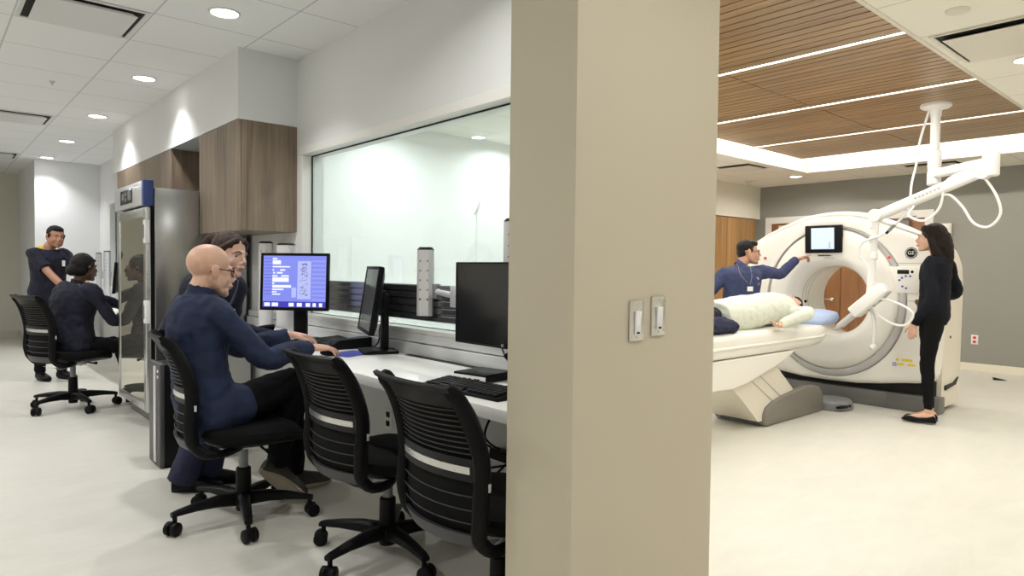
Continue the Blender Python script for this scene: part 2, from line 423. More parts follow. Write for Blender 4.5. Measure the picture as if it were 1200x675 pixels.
# slatted veneer panels, in bays between the linear lights
SZ = 2.63; STR = (4.36, 5.77, 7.18)
edges = [2.55, 2.95, *STR, 8.34]
for i in range(5):
    xa, xb = edges[i] + (.022 if i else 0), edges[i + 1] - (.022 if i < 4 else 0)
    for k, (ya, yb) in enumerate(((1.2, 2.672), (2.684, 4.01))):
        sm = MB(); n = round((xb - xa) / .094); p = (xb - xa) / n
        for j in range(n):
            sm.b2((xa + j * p, ya, SZ), (xa + (j + 1) * p - .013, yb, SZ + .02))
        sm.mat(1).b2((xa, ya, SZ + .02), (xb, yb, SZ + .03))
        o = struct('ceiling_slat_panel', sm, [SLATW, BLK])
for x in (*STR, 2.95):
    t = thing('linear_light', 'linear light between wood slats hidden behind the pillar' if x < 3 else {0: 'glowing linear light between wood slats, nearest the pillar and highest in view', 1: 'middle glowing linear light between the wood slats', 2: 'glowing linear light between wood slats, farthest, before the bright cove'}[STR.index(x) if x > 3 else 0],
              'ceiling light', (x, 2.6, SZ), 0, 'linear lights in the slatted ceiling')
    MB().b2((x - .021, 1.2, SZ + .004), (x + .021, 4.01, SZ + .03)).build('diffuser', STRIPM, t, smooth=False)
    h = MB().b2((x - .0215, 1.2, SZ - .002), (x - .017, 4.01, SZ + .03)).b2((x + .017, 1.2, SZ - .002), (x + .0215, 4.01, SZ + .03)).b2((x - .0215, 1.2, SZ + .03), (x + .0215, 4.01, SZ + .045))
    h.build('housing', VENTC, t, smooth=False)
cv = thing('cove_light', 'bright cove lighting along the edge of the wood slat ceiling', 'cove light', (8.36, 2.6, SZ))
MB().b2((8.345, 1.25, SZ + .035), (8.385, 4.0, SZ + .055)).b2((2.6, 4.015, SZ + .035), (8.385, 4.045, SZ + .055)).build('led_strip', COVEM, cv, smooth=False)
MB().b2((8.335, 1.2, SZ + .03), (8.385, 4.045, SZ + .036)).b2((2.55, 4.01, SZ + .03), (8.385, 4.045, SZ + .036)).build('ledge', W_CT, cv, smooth=False)

# built-in closet and double door of the scanner room
ct = thing('closet', 'tall built-in wooden closet under the cream soffit', 'closet', (8.6, 5.5, 0))
MB().b2((7.39, 5.475, .0), (9.87, 5.525, 2.025)).build('carcass', CLOSET, ct, smooth=False)
for xa, xb in ((7.4, 8.21), (8.22, 9.03), (9.04, 9.865)):
    d = MB().b2((xa, 5.452, .08), (xb, 5.474, 2.02), .002).build('door', CLOSET, ct, smooth=False)
    MB().tube([(xb - .05, 5.452, .95), (xb - .05, 5.425, .95), (xb - .05, 5.425, 1.1), (xb - .05, 5.452, 1.1)], .006).build('handle', CHROME, d)
gx = 9.95
df = MB().b2((gx - .035, 5.22, 0), (gx, 5.32, 1.9495), .004).b2((gx - .035, 3.0, 0), (gx, 3.1, 1.9495), .004).b2((gx - .035, 3.0, 1.95), (gx, 5.32, 2.05), .004)
dfo = struct('trim_1', df, TRIMW)
for k, (ya, yb, hy) in enumerate(((4.165, 5.22, 4.28), (3.1, 4.155, 4.05))):
    d = struct('door_%d' % (k + 1), MB().b2((gx - .022, ya, .01), (gx - .002, yb, 1.95), .002), DOORW)
    if k: pass
    h = MB().lathe([(.026, 0), (.026, .008), (.012, .012), (.012, .045)], (gx - .022, hy, .825), M.Rotation(-PI / 2, 3, 'Y'))
    h.tube([(gx - .062, hy, .825), (gx - .064, hy + (.06 if k == 0 else -.06), .826), (gx - .058, hy + (.115 if k == 0 else -.115), .822)], .008, smooth=4)
    if k == 0: h.build('door_handle', CHROME, d)
    cy = (4.95, 3.4)[k]
    MB().b2((gx - .085, cy - .13, 1.845), (gx - .022, cy + .13, 1.915), .006).build('door_closer', MGREY if k else VENTC, d)
    MB().tube([(gx - .06, cy + .05, 1.925), (gx - .10, cy - .08, 1.94), (gx - .03, cy - .2, 1.97)], .008).build('closer_arm', MGREY, d)

# ceiling fittings
def downlight(x, y, z, label, warm=False, power=0):
    t = thing('downlight', label, 'ceiling light', (x, y, z), 0, 'round recessed downlights')
    MB().lathe([(.088, 0), (.088, -.004), (.079, -.008), (.073, -.004), (.073, 0)], (x, y, z)).build('trim_ring', VENTC if warm else VENTM, t)
    MB().lathe([(.073, 0), (.072, -.0035), (.0, -.0045)], (x, y, z)).build('diffuser', LAMPW if warm else LAMP, t)
DL = (4.075, 5.93, 7.77, 9.61, 11.3, 13.2)
LB = ('nearest corridor downlight, largest, beside the vent panel', 'second corridor downlight from the camera', 'third corridor downlight from the camera', 'fourth corridor downlight from the camera',
      'corridor downlight close above the bright far wall', 'farthest downlight, in the recess past the far wall')
for y, l in zip(DL, LB): downlight(1.345, y, CZ, l)
downlight(5.1, 1.05, KZ, 'round downlight beside the square vent in the cream ceiling at right', True)
downlight(9.1, 4.45, KZ, 'small round downlight in the cream ceiling beyond the slatted wood', True)
def vent(x0, x1, y0, y1, z, label, m):
    t = thing('ceiling_vent', label, 'air vent', ((x0 + x1) / 2, (y0 + y1) / 2, z), 0, 'square ceiling vents')
    f = MB(); w = .022
    for a, b in (((x0, y0), (x1, y0 + w)), ((x0, y1 - w), (x1, y1)), ((x0, y0 + w), (x0 + w, y1 - w)), ((x1 - w, y0 + w), (x1, y1 - w))):
        f.b2((*a, z - .008), (*b, z), .002)
    f.build('frame', m, t, smooth=False)
    MB().b2((x0 + w, y0 + w, z - .002), (x1 - w, y1 - w, z - .0005)).build('slot', SLOT, t, smooth=False)
    q = .055
    MB().prism([(x0 + q, z - .026), (x1 - q, z - .026), (x1 - q - .03, z - .012), (x0 + q + .03, z - .012)], y0 + q, y1 - q, 1).build('face_plate', m, t, smooth=False)
vent(.44, 1.03, 4.375, 4.965, CZ, 'square metal vent in the ceiling at the top left, nearest', VENTM)
vent(.44, 1.03, 8.06, 8.65, CZ, 'square vent in the corridor ceiling at the left edge, farther one', VENTM)
vent(.44, 1.03, 11.14, 11.73, CZ, 'distant ceiling vent at the left edge near the far wall', VENTM)
vent(4.22, 4.9, .72, 1.33, KZ, 'square vent with dark slot in the cream ceiling at upper right', VENTC)
vent(7.55, 8.1, 4.28, 4.78, KZ, 'cream ceiling vent just left of the slatted wood, near the pillar', VENTC)
vent(9.0, 9.45, 2.5, 3.1, KZ, 'cream ceiling vent behind the white ceiling pole', VENTC)
def cap(x, y, z, name, label, cat, prof, m):
    return base(tag(MB().lathe(prof, (x, y, z)).build(name, m), label, cat), (x, y, z))
cap(3.9, 1.1, KZ, 'sprinkler_cover', 'round white sprinkler cover in the cream ceiling at the top right', 'sprinkler', [(.055, 0), (.055, -.004), (.045, -.012), (.0, -.014)], VENTC)
cap(9.1, 5.15, KZ, 'sprinkler', 'small sprinkler in the cream ceiling corner above the wooden closet', 'sprinkler', [(.06, 0), (.055, -.012), (.022, -.014), (.02, -.04), (.03, -.043), (.03, -.047), (0, -.048)], VENTC)
cap(.82, 6.55, KZ + .15, 'sprinkler', 'tiny sprinkler stub in the white corridor ceiling past the first vent', 'sprinkler', [(.02, 0), (.02, -.01), (.008, -.012), (.008, -.03), (.014, -.032), (0, -.034)], VENTM)
b = MB().box((.52, 9.6, CZ - .06), (.10, .16, .05), (0, .25, .2), .008).cyl((.52, 9.6, CZ), (.52, 9.6, CZ - .05), .02)
base(tag(b.build('ceiling_sensor', MGREY), 'small grey box fixed to the ceiling at the far left', 'sensor'), (.52, 9.6, CZ))

# switch plates on the pillar
def plate(x, z, label):
    t = thing('switch_plate', label, 'light switch', (x, 1.2, z), 0, 'switch plates on the pillar')
    p = MB(); w, h = .032, .057
    p.box((x, 1.197, z), (2 * w, .006, 2 * h), bev=.002); p.build('plate', ALU, t)
    MB().box((x, 1.1925, z - .006), (.026, .008, .066), (.06, 0, 0), .002).build('paddle', WHITEP, t)
    MB().box((x, 1.190, z - .034), (.009, .006, .005)).build('slider', BLK, t)
    MB().cyl((x, 1.195, z + .047), (x, 1.193, z + .047), .003, n=10).build('screw', ALU, t)
    MB().cyl((x, 1.195, z - .047), (x, 1.193, z - .047), .003, n=10).build('screw', ALU, t)
plate(1.521, 1.076, 'steel switch plate on the pillar, left and slightly lower in view')
plate(1.621, 1.086, 'steel switch plate on the pillar, right one nearer the scanner room')

# wall outlets
def outlet(c, n, label, red=False, dark=False):
    """n: 'x' faces -x"""
    t = thing('wall_outlet', label, 'outlet', c)
    MB().box((c[0] - .004, c[1], c[2]), (.008, .075, .118), bev=.002).build('plate', DGREY if dark else WHITEP, t)
    for s in (-1, 1):
        MB().box((c[0] - .010, c[1], c[2] + s * .026), (.006, .036, .032), bev=.008).build('socket', REDB if red else BLK if not dark else MGREY, t)
outlet((9.95, 2.51, .39), 'x', 'white wall outlet with two red sockets on the grey wall', True)
outlet((XW, 3.37, .345), 'x', 'pale outlet under the desk seen between the empty chairs, left one')
outlet((XW, 3.14, .345), 'x', 'black outlet under the desk next to the nearest chair back', dark=True)
outlet((XW, 2.53, .365), 'x', 'pale outlet under the desk beside the nearest chair, by the cables')
wb = thing('wall_box', 'white box on the grey wall behind the standing woman', 'wall box', (9.95, 2.9, 1.66))
MB().b2((9.90, 2.79, 1.66), (9.95, 2.99, 1.86), .004).build('body', VENTC, wb); MB().b2((9.893, 2.80, 1.67), (9.90, 2.98, 1.85), .003).build('cover', TRIMW, wb)
base(tag(MB().prism([(0, 0), (.13, 0), (.13, .03), (.02, .008)], -.022, .022, 1).build('door_wedge', DGREY), 'small dark wedge lying on the floor by the grey wall', 'door wedge'), (0, 0, 0))
o = bpy.data.objects['door_wedge']; o.location = (9.33, 2.03, 0); o.rotation_euler = (0, 0, 2.1)
yl = MB().b2((1.27, 11.585, 1.30), (1.34, 11.6, 1.47), .003)
base(tag(yl.build('wall_notice', YEL), 'small yellow notice on the far wall behind the standing man', 'notice'), (1.3, 11.6, 1.3))
# ------------------------------------------------------------------ cabinets, fridge, desk and its equipment
uc = thing('wall_cabinet', 'tall brown wood wall cabinet under the soffit, nearer the window', 'cabinet', (1.8, 5.05, 1.46))
MB().b2((1.641, 4.64, 1.46), (XW, 5.47, 2.203), .001).build('carcass', WALNUT, uc, smooth=False)
for a, b in ((4.642, 5.053), (5.057, 5.468)):
    MB().b2((1.617, a, 1.456), (1.639, b, 2.2), .0015).build('door', WALNUT, uc, smooth=False)
uc = thing('wall_cabinet', 'wood wall cabinet over the steel fridge, farther along the soffit', 'cabinet', (1.8, 7.3, 1.85))
MB().b2((1.641, 6.26, 1.85), (XW, 8.3, 2.203), .001).build('carcass', WALNUT, uc, smooth=False)
for a, b in ((6.262, 7.255), (7.259, 8.298)):
    MB().b2((1.617, a, 1.848), (1.639, b, 2.2), .0015).build('door', WALNUT, uc, smooth=False)

FX, FY0, FY1 = 1.252, 5.478, 6.42
fr = thing('medical_fridge', 'stainless steel fridge with glass door and blue control header', 'fridge', (1.6, 5.8, 0))
MB().b2((FX + .055, FY0, .10), (1.98, FY1, 1.785), .008).build('cabinet', STEEL, fr)
MB().b2((FX + .09, FY0 + .02, .0), (1.95, FY1 - .02, .10), .004).build('plinth', MGREY, fr)
MB().b2((FX + .03, FY0 + .005, .11), (FX + .055, FY1 - .005, 1.65)).build('door_gasket', BLK, fr, smooth=False)
hp = MB().b2((FX - .02, FY0 + .045, 1.655), (FX + .05, FY1 + .01, 1.836), .006); hp.build('control_header', SILV, fr)
MB().b2((FX - .022, FY0 - .004, 1.652), (FX + .05, FY0 + .045, 1.838), .008).build('header_end_cap', BLUEP, fr)
dp = MB().b2((FX - .0235, FY0 + .33, 1.69), (FX - .019, FY0 + .72, 1.80), .002).build('display', BLKG, fr)
kk = MB()
for i, (y, z, w, h) in enumerate(((.36, 1.75, .10, .07), (.50, 1.765, .05, .03), (.50, 1.725, .05, .03), (.58, 1.75, .08, .05))):
    kk.b2((FX - .0255, FY0 + y, z - h / 2), (FX - .0232, FY0 + y + w, z + h / 2))
kk.build('display_fields', MGREY, dp, smooth=False)
dr = MB(); y0, y1, z0, z1 = FY0 + .005, FY1 - .005, .125, 1.64
for a, b in (((y0, z0), (y0 + .085, z1)), ((y1 - .05, z0), (y1, z1)), ((y0 + .085, z1 - .07), (y1 - .05, z1)), ((y0 + .085, z0), (y1 - .05, z0 + .06))):
    dr.b2((FX, *a), (FX + .03, *b), .003)
door = dr.build('door', ALU, fr)
GL2 = mat('fridge_coated_glass', (.66, .64, .55), .03, .9)
MB().b2((FX + .006, y0 + .085, z0 + .06), (FX + .02, y1 - .05, z1 - .07)).build('glass_pane', GL2, door, smooth=False)
for z in (1.46, .87):
    h = MB().b2((FX - .012, FY0 - .012, z - .085), (FX + .022, FY0 + .05, z + .085), .005)
    h.mat(1).b2((FX - .016, FY0 + .012, z - .05), (FX - .010, FY0 + .04, z + .05)); h.build('hinge', [WHITEP, MGREY], fr)

pc = thing('computer_tower', 'black workstation tower with silver front strip standing on the floor by the fridge', 'computer', (1.25, 4.47, 0), math.radians(-4))
MB().b2((1.085, 4.36, .012), (1.46, 4.60, .625), .012).build('case', BLK, pc)
MB().b2((1.062, 4.355, .008), (1.092, 4.605, .632), .012).build('front_panel', mat('tower_grey', (.06, .06, .062), .45), pc)
MB().b2((1.055, 4.43, .03), (1.066, 4.475, .61), .004).build('front_strip', SILV, pc)
for z in (.55, .585): MB().cyl((1.062, 4.39, z), (1.058, 4.39, z), .009, n=14).build('button', WHITEP, pc)
for x, y in ((1.12, 4.39), (1.12, 4.57), (1.42, 4.39), (1.42, 4.57)): MB().cyl((x, y, .014), (x, y, 0), .016).build('foot', BLK, pc)

DZ = .755; DX = 1.432
dk = thing('desk_counter', 'long white wall desk counter under the observation window', 'desk', (1.7, 3.4, 0))
MB().b2((DX, 1.465, DZ - .044), (1.995, 5.46, DZ), .003).build('worktop', DESKM, dk)
for y in (1.5, 5.4): MB().b2((1.50, y, 0), (1.98, y + .03, DZ - .044), .002).build('support_panel', W_CON, dk)
g = MB().b2((1.93, 2.35, DZ - .001), (1.965, 3.05, DZ + .0025)); g.build('cable_slot', DGREY, dk, smooth=False)
rw = thing('cable_raceway', 'grey stepped wall raceway running along the back of the desk', 'raceway', (XW, 3.2, DZ))
MB().b2((1.972, 1.47, DZ + .001), (XW, 5.46, DZ + .062), .003).build('lower_channel', GREYM, rw, smooth=False)
MB().b2((1.985, 1.47, DZ + .066), (XW, 5.46, DZ + .110), .003).build('upper_channel', GREYM, rw, smooth=False)
sr = thing('tool_rail', 'dark ribbed aluminium rail fixed across the foot of the window', 'rail', (1.95, 3.0, .94))
p = []
R0, R1 = .945, 1.13
m = MB(); nz = 5
for i in range(nz):
    a = R0 + i * (R1 - R0) / nz; m.b2((1.945, 1.47, a + .003), (1.965, 4.56, a + (R1 - R0) / nz - .003), .003)
m.b2((1.955, 1.47, R0), (1.98, 4.56, R1)); m.build('rail', SLATM, sr, smooth=False)
for y in (1.55, 4.59): MB().b2((1.958, y - .03, DZ + .110), (1.99, y + .03, R1 - .02), .003).build('bracket', GREYM, sr)

def mount(loc, head, z0, z1, label, arm=None, w=.098, d=.042):
    f = hd(head); s = V((f.y, -f.x, 0)); b = V((*loc, 0)); Rm = M((s, f, V((0, 0, 1)))).transposed()
    t = thing('monitor_mount', label, 'monitor mount', (*loc, z0), 0, 'silver monitor mount posts')
    prof = [(-w / 2, 0), (-w / 2, d * .7), (-w * .3, d), (w * .3, d), (w / 2, d * .7), (w / 2, 0)]
    MB().loft([[b + Rm @ V((p[0], p[1], z)) for p in prof] for z in (z0 + .012, z1 - .014)]).build('post', SILV, t)
    for za, zb in ((z1 - .014, z1), (z0, z0 + .012)):
        MB().loft([[b + Rm @ V((p[0] * k, p[1] * k, z)) for p in prof] for z, k in ((za, 1.03), (zb, 1.0 if za < z1 - .02 else .75))]).build('end_cap', DGREY, t)
    for i in range(5):
        for sx in (-.019, .019):
            c = b + Rm @ V((sx, d, z1 - .07 - i * .048)); MB().cyl(c - f * .003, c + f * .0012, .0048, n=12).build('bolt', MGREY if i < 4 else BLK, t)
    MB().box(b - f * .02 + V((0, 0, (z0 + z1) / 2)), (.05, .04, .10), Rm).build('clamp', GREYM, t)
    if arm:
        s = -s
        A = V(arm[0]); B = V(arm[1]); side = b + s * (w / 2)
        e = side + V((0, 0, A.z))
        MB().box(e + s * .012, (.035, .05, .075), Rm, .006).build('collar', MGREY, t)
        MB().tube([e + s * .03, A, B], [.016, .014, .016], smooth=5).build('arm', SILV, t)
        MB().box(B, (.02, .10, .10), None, .003).build('mount_plate', SILV, t)
mount((1.925, 2.845), 232, .965, 1.322, 'silver monitor mount post on the rail holding the black screen by an arm', ((1.90, 2.70, 1.10), (1.83, 2.45, 1.09)), w=.08)
mount((1.94, 2.19), 232, 1.0, 1.435, 'silver mount post behind the black screen, against the pillar', w=.09)
mount((1.90, 4.86), 232, DZ, 1.395, 'silver mount post left of the lit monitor, partly hidden by it', w=.10)
mount((1.90, 4.50), 232, DZ, 1.375, 'silver mount post rising just behind the top of the lit monitor', w=.13)

def monitor(loc, head, w, h, zc, label, tilt=0.0, lit=False, stand=True, logo=False, group=None, depth=.045, bez=.017):
    """loc: xy of the screen centre"""
    t = thing('monitor', label, 'monitor', (*loc, DZ), 0, group)
    f = hd(head); up = (V((0, 0, 1)) * math.cos(tilt) - f * math.sin(tilt)).normalized(); nf = (f * math.cos(tilt) + V((0, 0, 1)) * math.sin(tilt)).normalized()
    s = up.cross(nf)           # to the right of someone looking at the screen
    c = V((*loc, zc))
    def P(u, v, d): return c + s * u + up * v + nf * d
    Rm = M((s, nf, up)).transposed()
    hb = MB()
    for a, b2 in (((-w / 2, -h / 2), (w / 2, -h / 2 + bez * 1.15)), ((-w / 2, h / 2 - bez), (w / 2, h / 2)), ((-w / 2, -h / 2 + bez), (-w / 2 + bez, h / 2 - bez)), ((w / 2 - bez, -h / 2 + bez), (w / 2, h / 2 - bez))):
        hb.box(P((a[0] + b2[0]) / 2, (a[1] + b2[1]) / 2, -.006), (b2[0] - a[0], .016, b2[1] - a[1]), Rm, .002)
    rings = []
    for d, k in ((-.012, 1.0), (-.026, .985), (-depth, .72)):
        rings.append([P(k * w / 2 * a, k * h / 2 * b, d) for a, b in ((-1, -1), (1, -1), (1, 1), (-1, 1))])
    hb.loft(rings); hb.build('housing', BLK, t, angle=25)
    so = MB().box(P(0, 0, -.004), (w - 2 * bez, .006, h - 2 * bez), Rm).build('screen', SCREEN_L if lit else BLKG if logo else SCREEN_D, t, smooth=False)
    if lit:
        W_, H_ = w - 2 * bez, h - 2 * bez
        def pan(items, name, m):
            q = MB()
            for x0, y0, x1, y1 in items:      # fractions from the screen's top left
                a = P(-W_ / 2 + W_ * (x0 + x1) / 2, H_ / 2 - H_ * (y0 + y1) / 2, .0)
                q.box(a, (W_ * (x1 - x0), .0016, H_ * (y1 - y0)), Rm)
            q.build(name, m, so, smooth=False)
        pan([(.15, .045, .22, .075), (.15, .09, .28, .165), (.15, .20, .43, .225), (.15, .26, .17, .29), (.27, .26, .35, .29), (.16, .315, .19, .345), (.22, .315, .31, .345), (.15, .375, .23, .405), (.29, .375, .41, .405),
             (.15, .42, .41, .505), (.15, .52, .18, .55), (.15, .565, .45, .615), (.15, .635, .33, .665), (.15, .685, .22, .71), (.15, .73, .28, .755)], 'text_fields', SCR_W)
        pan([(.55, .10, .76, .83), (.46, .61, .53, .80)], 'preview_panel', SCR_P)
        pan([(.02, .05 + .062 * i, .14, .058 + .062 * i) for i in range(12)], 'field_captions', SCR_B)
        pan([(.78, .09 + .082 * i, .99, .115 + .082 * i) for i in range(10)], 'list_rows', SCR_P2)
        pan([(0, .88, 1, 1)], 'task_bar', SCR_B); 
        q = MB(); rr = random.Random(3)
        for i in range(60):
            x = .60 + .11 * rr.random(); y = .15 + .62 * rr.random() ** 1.3
            q.box(P(-W_ / 2 + W_ * x, H_ / 2 - H_ * y, .0008), (W_ * rr.uniform(.01, .05), .0016, H_ * .008), Rm @ M.Rotation(rr.uniform(-.7, .7), 3, 'Y'))
        q.build('scan_outline', SCR_G, so, smooth=False)
        for x0, x1 in ((.03, .12), (.15, .25), (.42, .50), (.55, .63), (.69, .76), (.80, .85), (.90, .95)):
            MB().box(P(-W_ / 2 + W_ * (x0 + x1) / 2, H_ / 2 - H_ * .94, .0012), (W_ * (x1 - x0), .0016, H_ * .07), Rm).build('task_icon', SCR_W, so, smooth=False)
    if logo:
        lg = MB().cyl(P(w * .09, -h / 2 + .012, .001), P(w * .09, -h / 2 + .012, .0025), .008, n=20).build('logo', MGREY, t)
        me = text_mesh('hp', .011); me.transform(M.Translation(P(w * .09, -h / 2 + .0125, .0035)) @ (Rm @ M.Rotation(PI / 2, 3, 'X')).to_4x4()); link('logo_letters', me, SILV, lg, smooth=False)
    if stand:
        fb = V((f.x, f.y, 0)); col = V((*loc, 0)) - fb * (depth + .045); hs = V((s.x, s.y, 0)).normalized(); RS = M((hs, fb, V((0, 0, 1)))).transposed()
        MB().box(col + V((0, 0, DZ + (zc - DZ) * .5 + .02)), (.085, .035, zc - DZ + .02), RS, .008).build('stand_column', BLK, t)
        MB().box(P(0, 0, -depth - .012), (.12, .05, .12), Rm, .006).build('pivot', BLK, t)
        MB().box(col + fb * .035 + V((0, 0, DZ + .009)), (.22, .19, .017), RS, .006).build('stand_base', BLK, t)
    return t
def emis(n, c, s): return mat(n, tuple(x * .3 for x in c), .3, emit=c, estr=s)
SCREEN_L = emis('screen_blue', (.17, .20, .62), 1.25); SCR_W = emis('screen_white', (.8, .84, 1), 1.0); SCR_P = emis('screen_pale', (.42, .46, .82), 1.0); SCR_P2 = emis('screen_row', (.28, .31, .72), 1.1)
SCR_B = emis('screen_dark_blue', (.055, .05, .40), 1.0); SCR_G = emis('screen_grey', (.10, .11, .25), 1.0)
SCREEN_D = mat('screen_off', (.03, .032, .035), .12); BLKG2 = BLKG
monitor((1.725, 3.98), 229, .44, .352, 1.123, 'monitor showing a blue patient form in front of the seated bald man', .05, True)
monitor((1.825, 3.255), 291, .44, .36, 1.045, 'black monitor seen nearly edge-on in the middle of the desk', .15)
monitor((1.745, 2.085), 270, .535, .345, 1.072, 'black switched-off monitor against the pillar, held by an arm', 0, False, False, True, bez=.007)

# keyboards, mouse, small computer
def keyboard(loc, rz, label, w=.44, d=.15, wedge=False):
    t = thing('keyboard', label, 'keyboard', (*loc, DZ), rz)
    m = MB().prism([(-d / 2, 0), (d / 2, 0), (d / 2, .026), (-d / 2, .012)], -w / 2, w / 2, 0, .003); m.build('body', BLK, t, world=False)
    k = MB(); n = 15; r = 5; sl = .014 / d
    for i in range(n):
        for j in range(r):
            if j == 0 and 3 <= i <= 8:
                if i != 3: continue
                k.box((-w / 2 + .02 + 5.5 * (w - .04) / n + 0, -d / 2 + .02, .0165), (5.6 * (w - .04) / n, .018, .007), (.09, 0, 0), .0015); continue
            x = -w / 2 + .02 + (i + .5) * (w - .04) / n; y = -d / 2 + .02 + j * (d - .038) / (r - 1)
            k.box((x, y, .0125 + (y + d / 2) * sl + .004), ((w - .04) / n * .84, (d - .038) / (r - 1) * .82, .007), (.09, 0, 0), .0012)
    k.build('keys', DGREY, t, world=False)
    if wedge:
        MB().prism([(-d / 2 - .01, 0), (d / 2 + .03, 0), (d / 2 + .03, .065), (-d / 2 + .02, .05), (-d / 2 - .01, .03)], w / 2, w / 2 + .09, 0, .006).build('control_block', BLK, t, world=False)
    return t
keyboard((1.555, 2.0), -PI / 2 + .06, 'black keyboard on the desk edge beside the pillar', .44, .135)
keyboard((1.86, 3.73), -PI / 2 - .12, 'black scanner keyboard with a thick control block under the lit monitor', .40, .19, True)
mp = MB().prism([(-.11, -.09), (.11, -.09), (.11, .09), (-.11, .09)], 0, .003, 2, .001)
base(tag(mp.build('mouse_pad', PADB), 'blue mouse pad under the seated man\'s hand', 'mouse pad'), (0, 0, 0)); o = bpy.data.objects['mouse_pad']; o.location = (1.72, 3.255, DZ); o.rotation_euler = (0, 0, .3)
ms = MB().sphere((0, 0, .012), (.031, .056, .024)); m_ = remesh(ms, 'mouse', .003, 3); m_.transform(M.Translation((0, 0, .010))); o = link('mouse', m_, BLK); tag(o, 'black computer mouse under the seated man\'s right hand', 'mouse'); o.location = (1.592, 3.248, DZ + .003); o.scale = (.92, .92, .85); o.rotation_euler = (0, 0, -1.3)
mat_ = MB().box((0, 0, .002), (.20, .26, .004), None, .001); o = base(tag(mat_.build('desk_mat', DGREY), 'dark mat beneath and behind the small computer by the pillar', 'mat'), (0, 0, 0)); o.location = (1.80, 1.87, DZ)
mc = thing('mini_computer', 'small flat black computer with silver front on the desk by the pillar', 'computer', (1.765, 2.185, DZ), math.radians(10))
MB().b2((-.085, -.088, .004), (.09, .088, .036), .003).build('case', BLK, mc, world=False)
fp = MB().b2((-.090, -.088, .004), (-.0845, .088, .027), .001).build('front_panel', WHITEP, mc, world=False)
MB().b2((-.0905, -.06, .011), (-.0895, -.03, .017)).b2((-.0905, -.015, .011), (-.0895, .0, .017)).b2((-.0905, .015, .011), (-.0895, .03, .017)).build('ports', BLK, fp, world=False, smooth=False)
for x, y in ((-.07, -.07), (.07, -.07), (-.07, .07), (.07, .07)): MB().cyl((x, y, 0), (x, y, .005), .008).build('foot', BLK, mc, world=False)
c = cable([(1.80, 2.12, .93), (1.79, 2.07, .86), (1.84, 2.02, .80), (1.93, 2.0, DZ + .006), (1.95, 2.2, DZ + .006)], .0035)
c.cyl((1.79, 2.075, .87), (1.812, 2.045, .83), .011)
base(tag(c.build('monitor_cable', BLK), 'black cable with a ferrite bead hanging below the black monitor', 'cable'), (1.93, 2.0, DZ))
c = cable([(1.80, 1.98, .93), (1.81, 1.93, .85), (1.87, 1.90, .80), (1.95, 1.88, DZ + .006)], .0035)
base(tag(c.build('monitor_cable', BLK), 'thin black cable below the black monitor, nearest the pillar', 'cable'), (1.95, 1.88, DZ))
c = cable([(1.83, 4.06, .95), (1.84, 4.10, .86), (1.86, 4.16, .80), (1.90, 4.10, DZ + .006), (1.94, 3.9, DZ + .006)], .004)
base(tag(c.build('monitor_cable', BLK), 'black cable drooping beneath the lit monitor', 'cable'), (1.94, 3.9, DZ))
c = cable([(1.92, 3.24, .95), (1.925, 3.30, .88), (1.94, 3.34, .80), (1.945, 3.42, DZ + .006), (1.95, 3.6, DZ + .006)], .004)
base(tag(c.build('monitor_cable', BLK), 'black cable behind the edge-on monitor', 'cable'), (1.95, 3.6, DZ))
# cables and power brick under the desk
pb = thing('power_strip', 'black power strip and looped cables hanging under the desk by the pillar', 'power strip', (1.98, 2.28, .2))
MB().box((1.985, 2.27, .37), (.05, .22, .05), None, .008).build('strip', BLK, pb)
for i, pts in enumerate((((1.96, 2.36, .40), (1.93, 2.44, .42), (1.93, 2.47, .33), (1.95, 2.42, .25), (1.96, 2.3, .24), (1.97, 2.2, .3)),
                         ((1.96, 2.30, .40), (1.92, 2.36, .46), (1.93, 2.30, .60), (1.95, 2.26, .71)), ((1.96, 2.25, .35), (1.93, 2.34, .26), (1.92, 2.42, .22), (1.95, 2.46, .27), (1.96, 2.38, .30)),
                         ((1.96, 2.22, .35), (1.94, 2.38, .30), (1.93, 2.48, .24), (1.95, 2.52, .3), (2.0, 2.53, .34)))):
    cable(pts, .0055).build('cable', BLK, pb)
# things on the counter beyond the monitor
tr = thing('document_tray', 'pale grey tray with papers on the counter behind the seated man', 'tray', (1.66, 4.52, DZ))
MB().b2((1.54, 4.33, DZ), (1.80, 4.70, DZ + .006), .002).b2((1.54, 4.33, DZ), (1.548, 4.70, DZ + .05), .002).b2((1.79, 4.33, DZ), (1.80, 4.70, DZ + .05), .002).b2((1.54, 4.692, DZ), (1.80, 4.70, DZ + .05), .002).build('tray', GREYM, tr)
ppr = MB()
rr = random.Random(5)
for i in range(8): ppr.box((1.67 + rr.uniform(-.006, .006), 4.51 + rr.uniform(-.008, .008), DZ + .009 + i * .0045), (.215, .30, .003), (0, 0, rr.uniform(-.03, .03)))
base(tag(ppr.build('paper_stack', PAPER, smooth=False), 'stack of white papers lying in the grey tray', 'papers'), (1.67, 4.51, DZ + .006))
sp = thing('desk_phone', 'dark desk phone beside the document tray behind the lit monitor', 'phone', (1.64, 4.235, DZ), -1.5)
MB().prism([(-.09, 0), (.09, 0), (.09, .05), (-.09, .02)], -.08, .08, 0, .004).build('body', DGREY, sp, world=False)
MB().tube([(-.055, -.085, .045), (-.055, -.05, .058), (-.055, .05, .07), (-.055, .085, .065)], [.02, .016, .016, .022], smooth=4).build('handset', BLK, sp, world=False)
k = MB()
for i in range(3):
    for j in range(4): k.box((.0 + i * .025, -.05 + j * .025, .034 + j * .004), (.016, .014, .006), None, .002)
k.build('keypad', MGREY, sp, world=False)

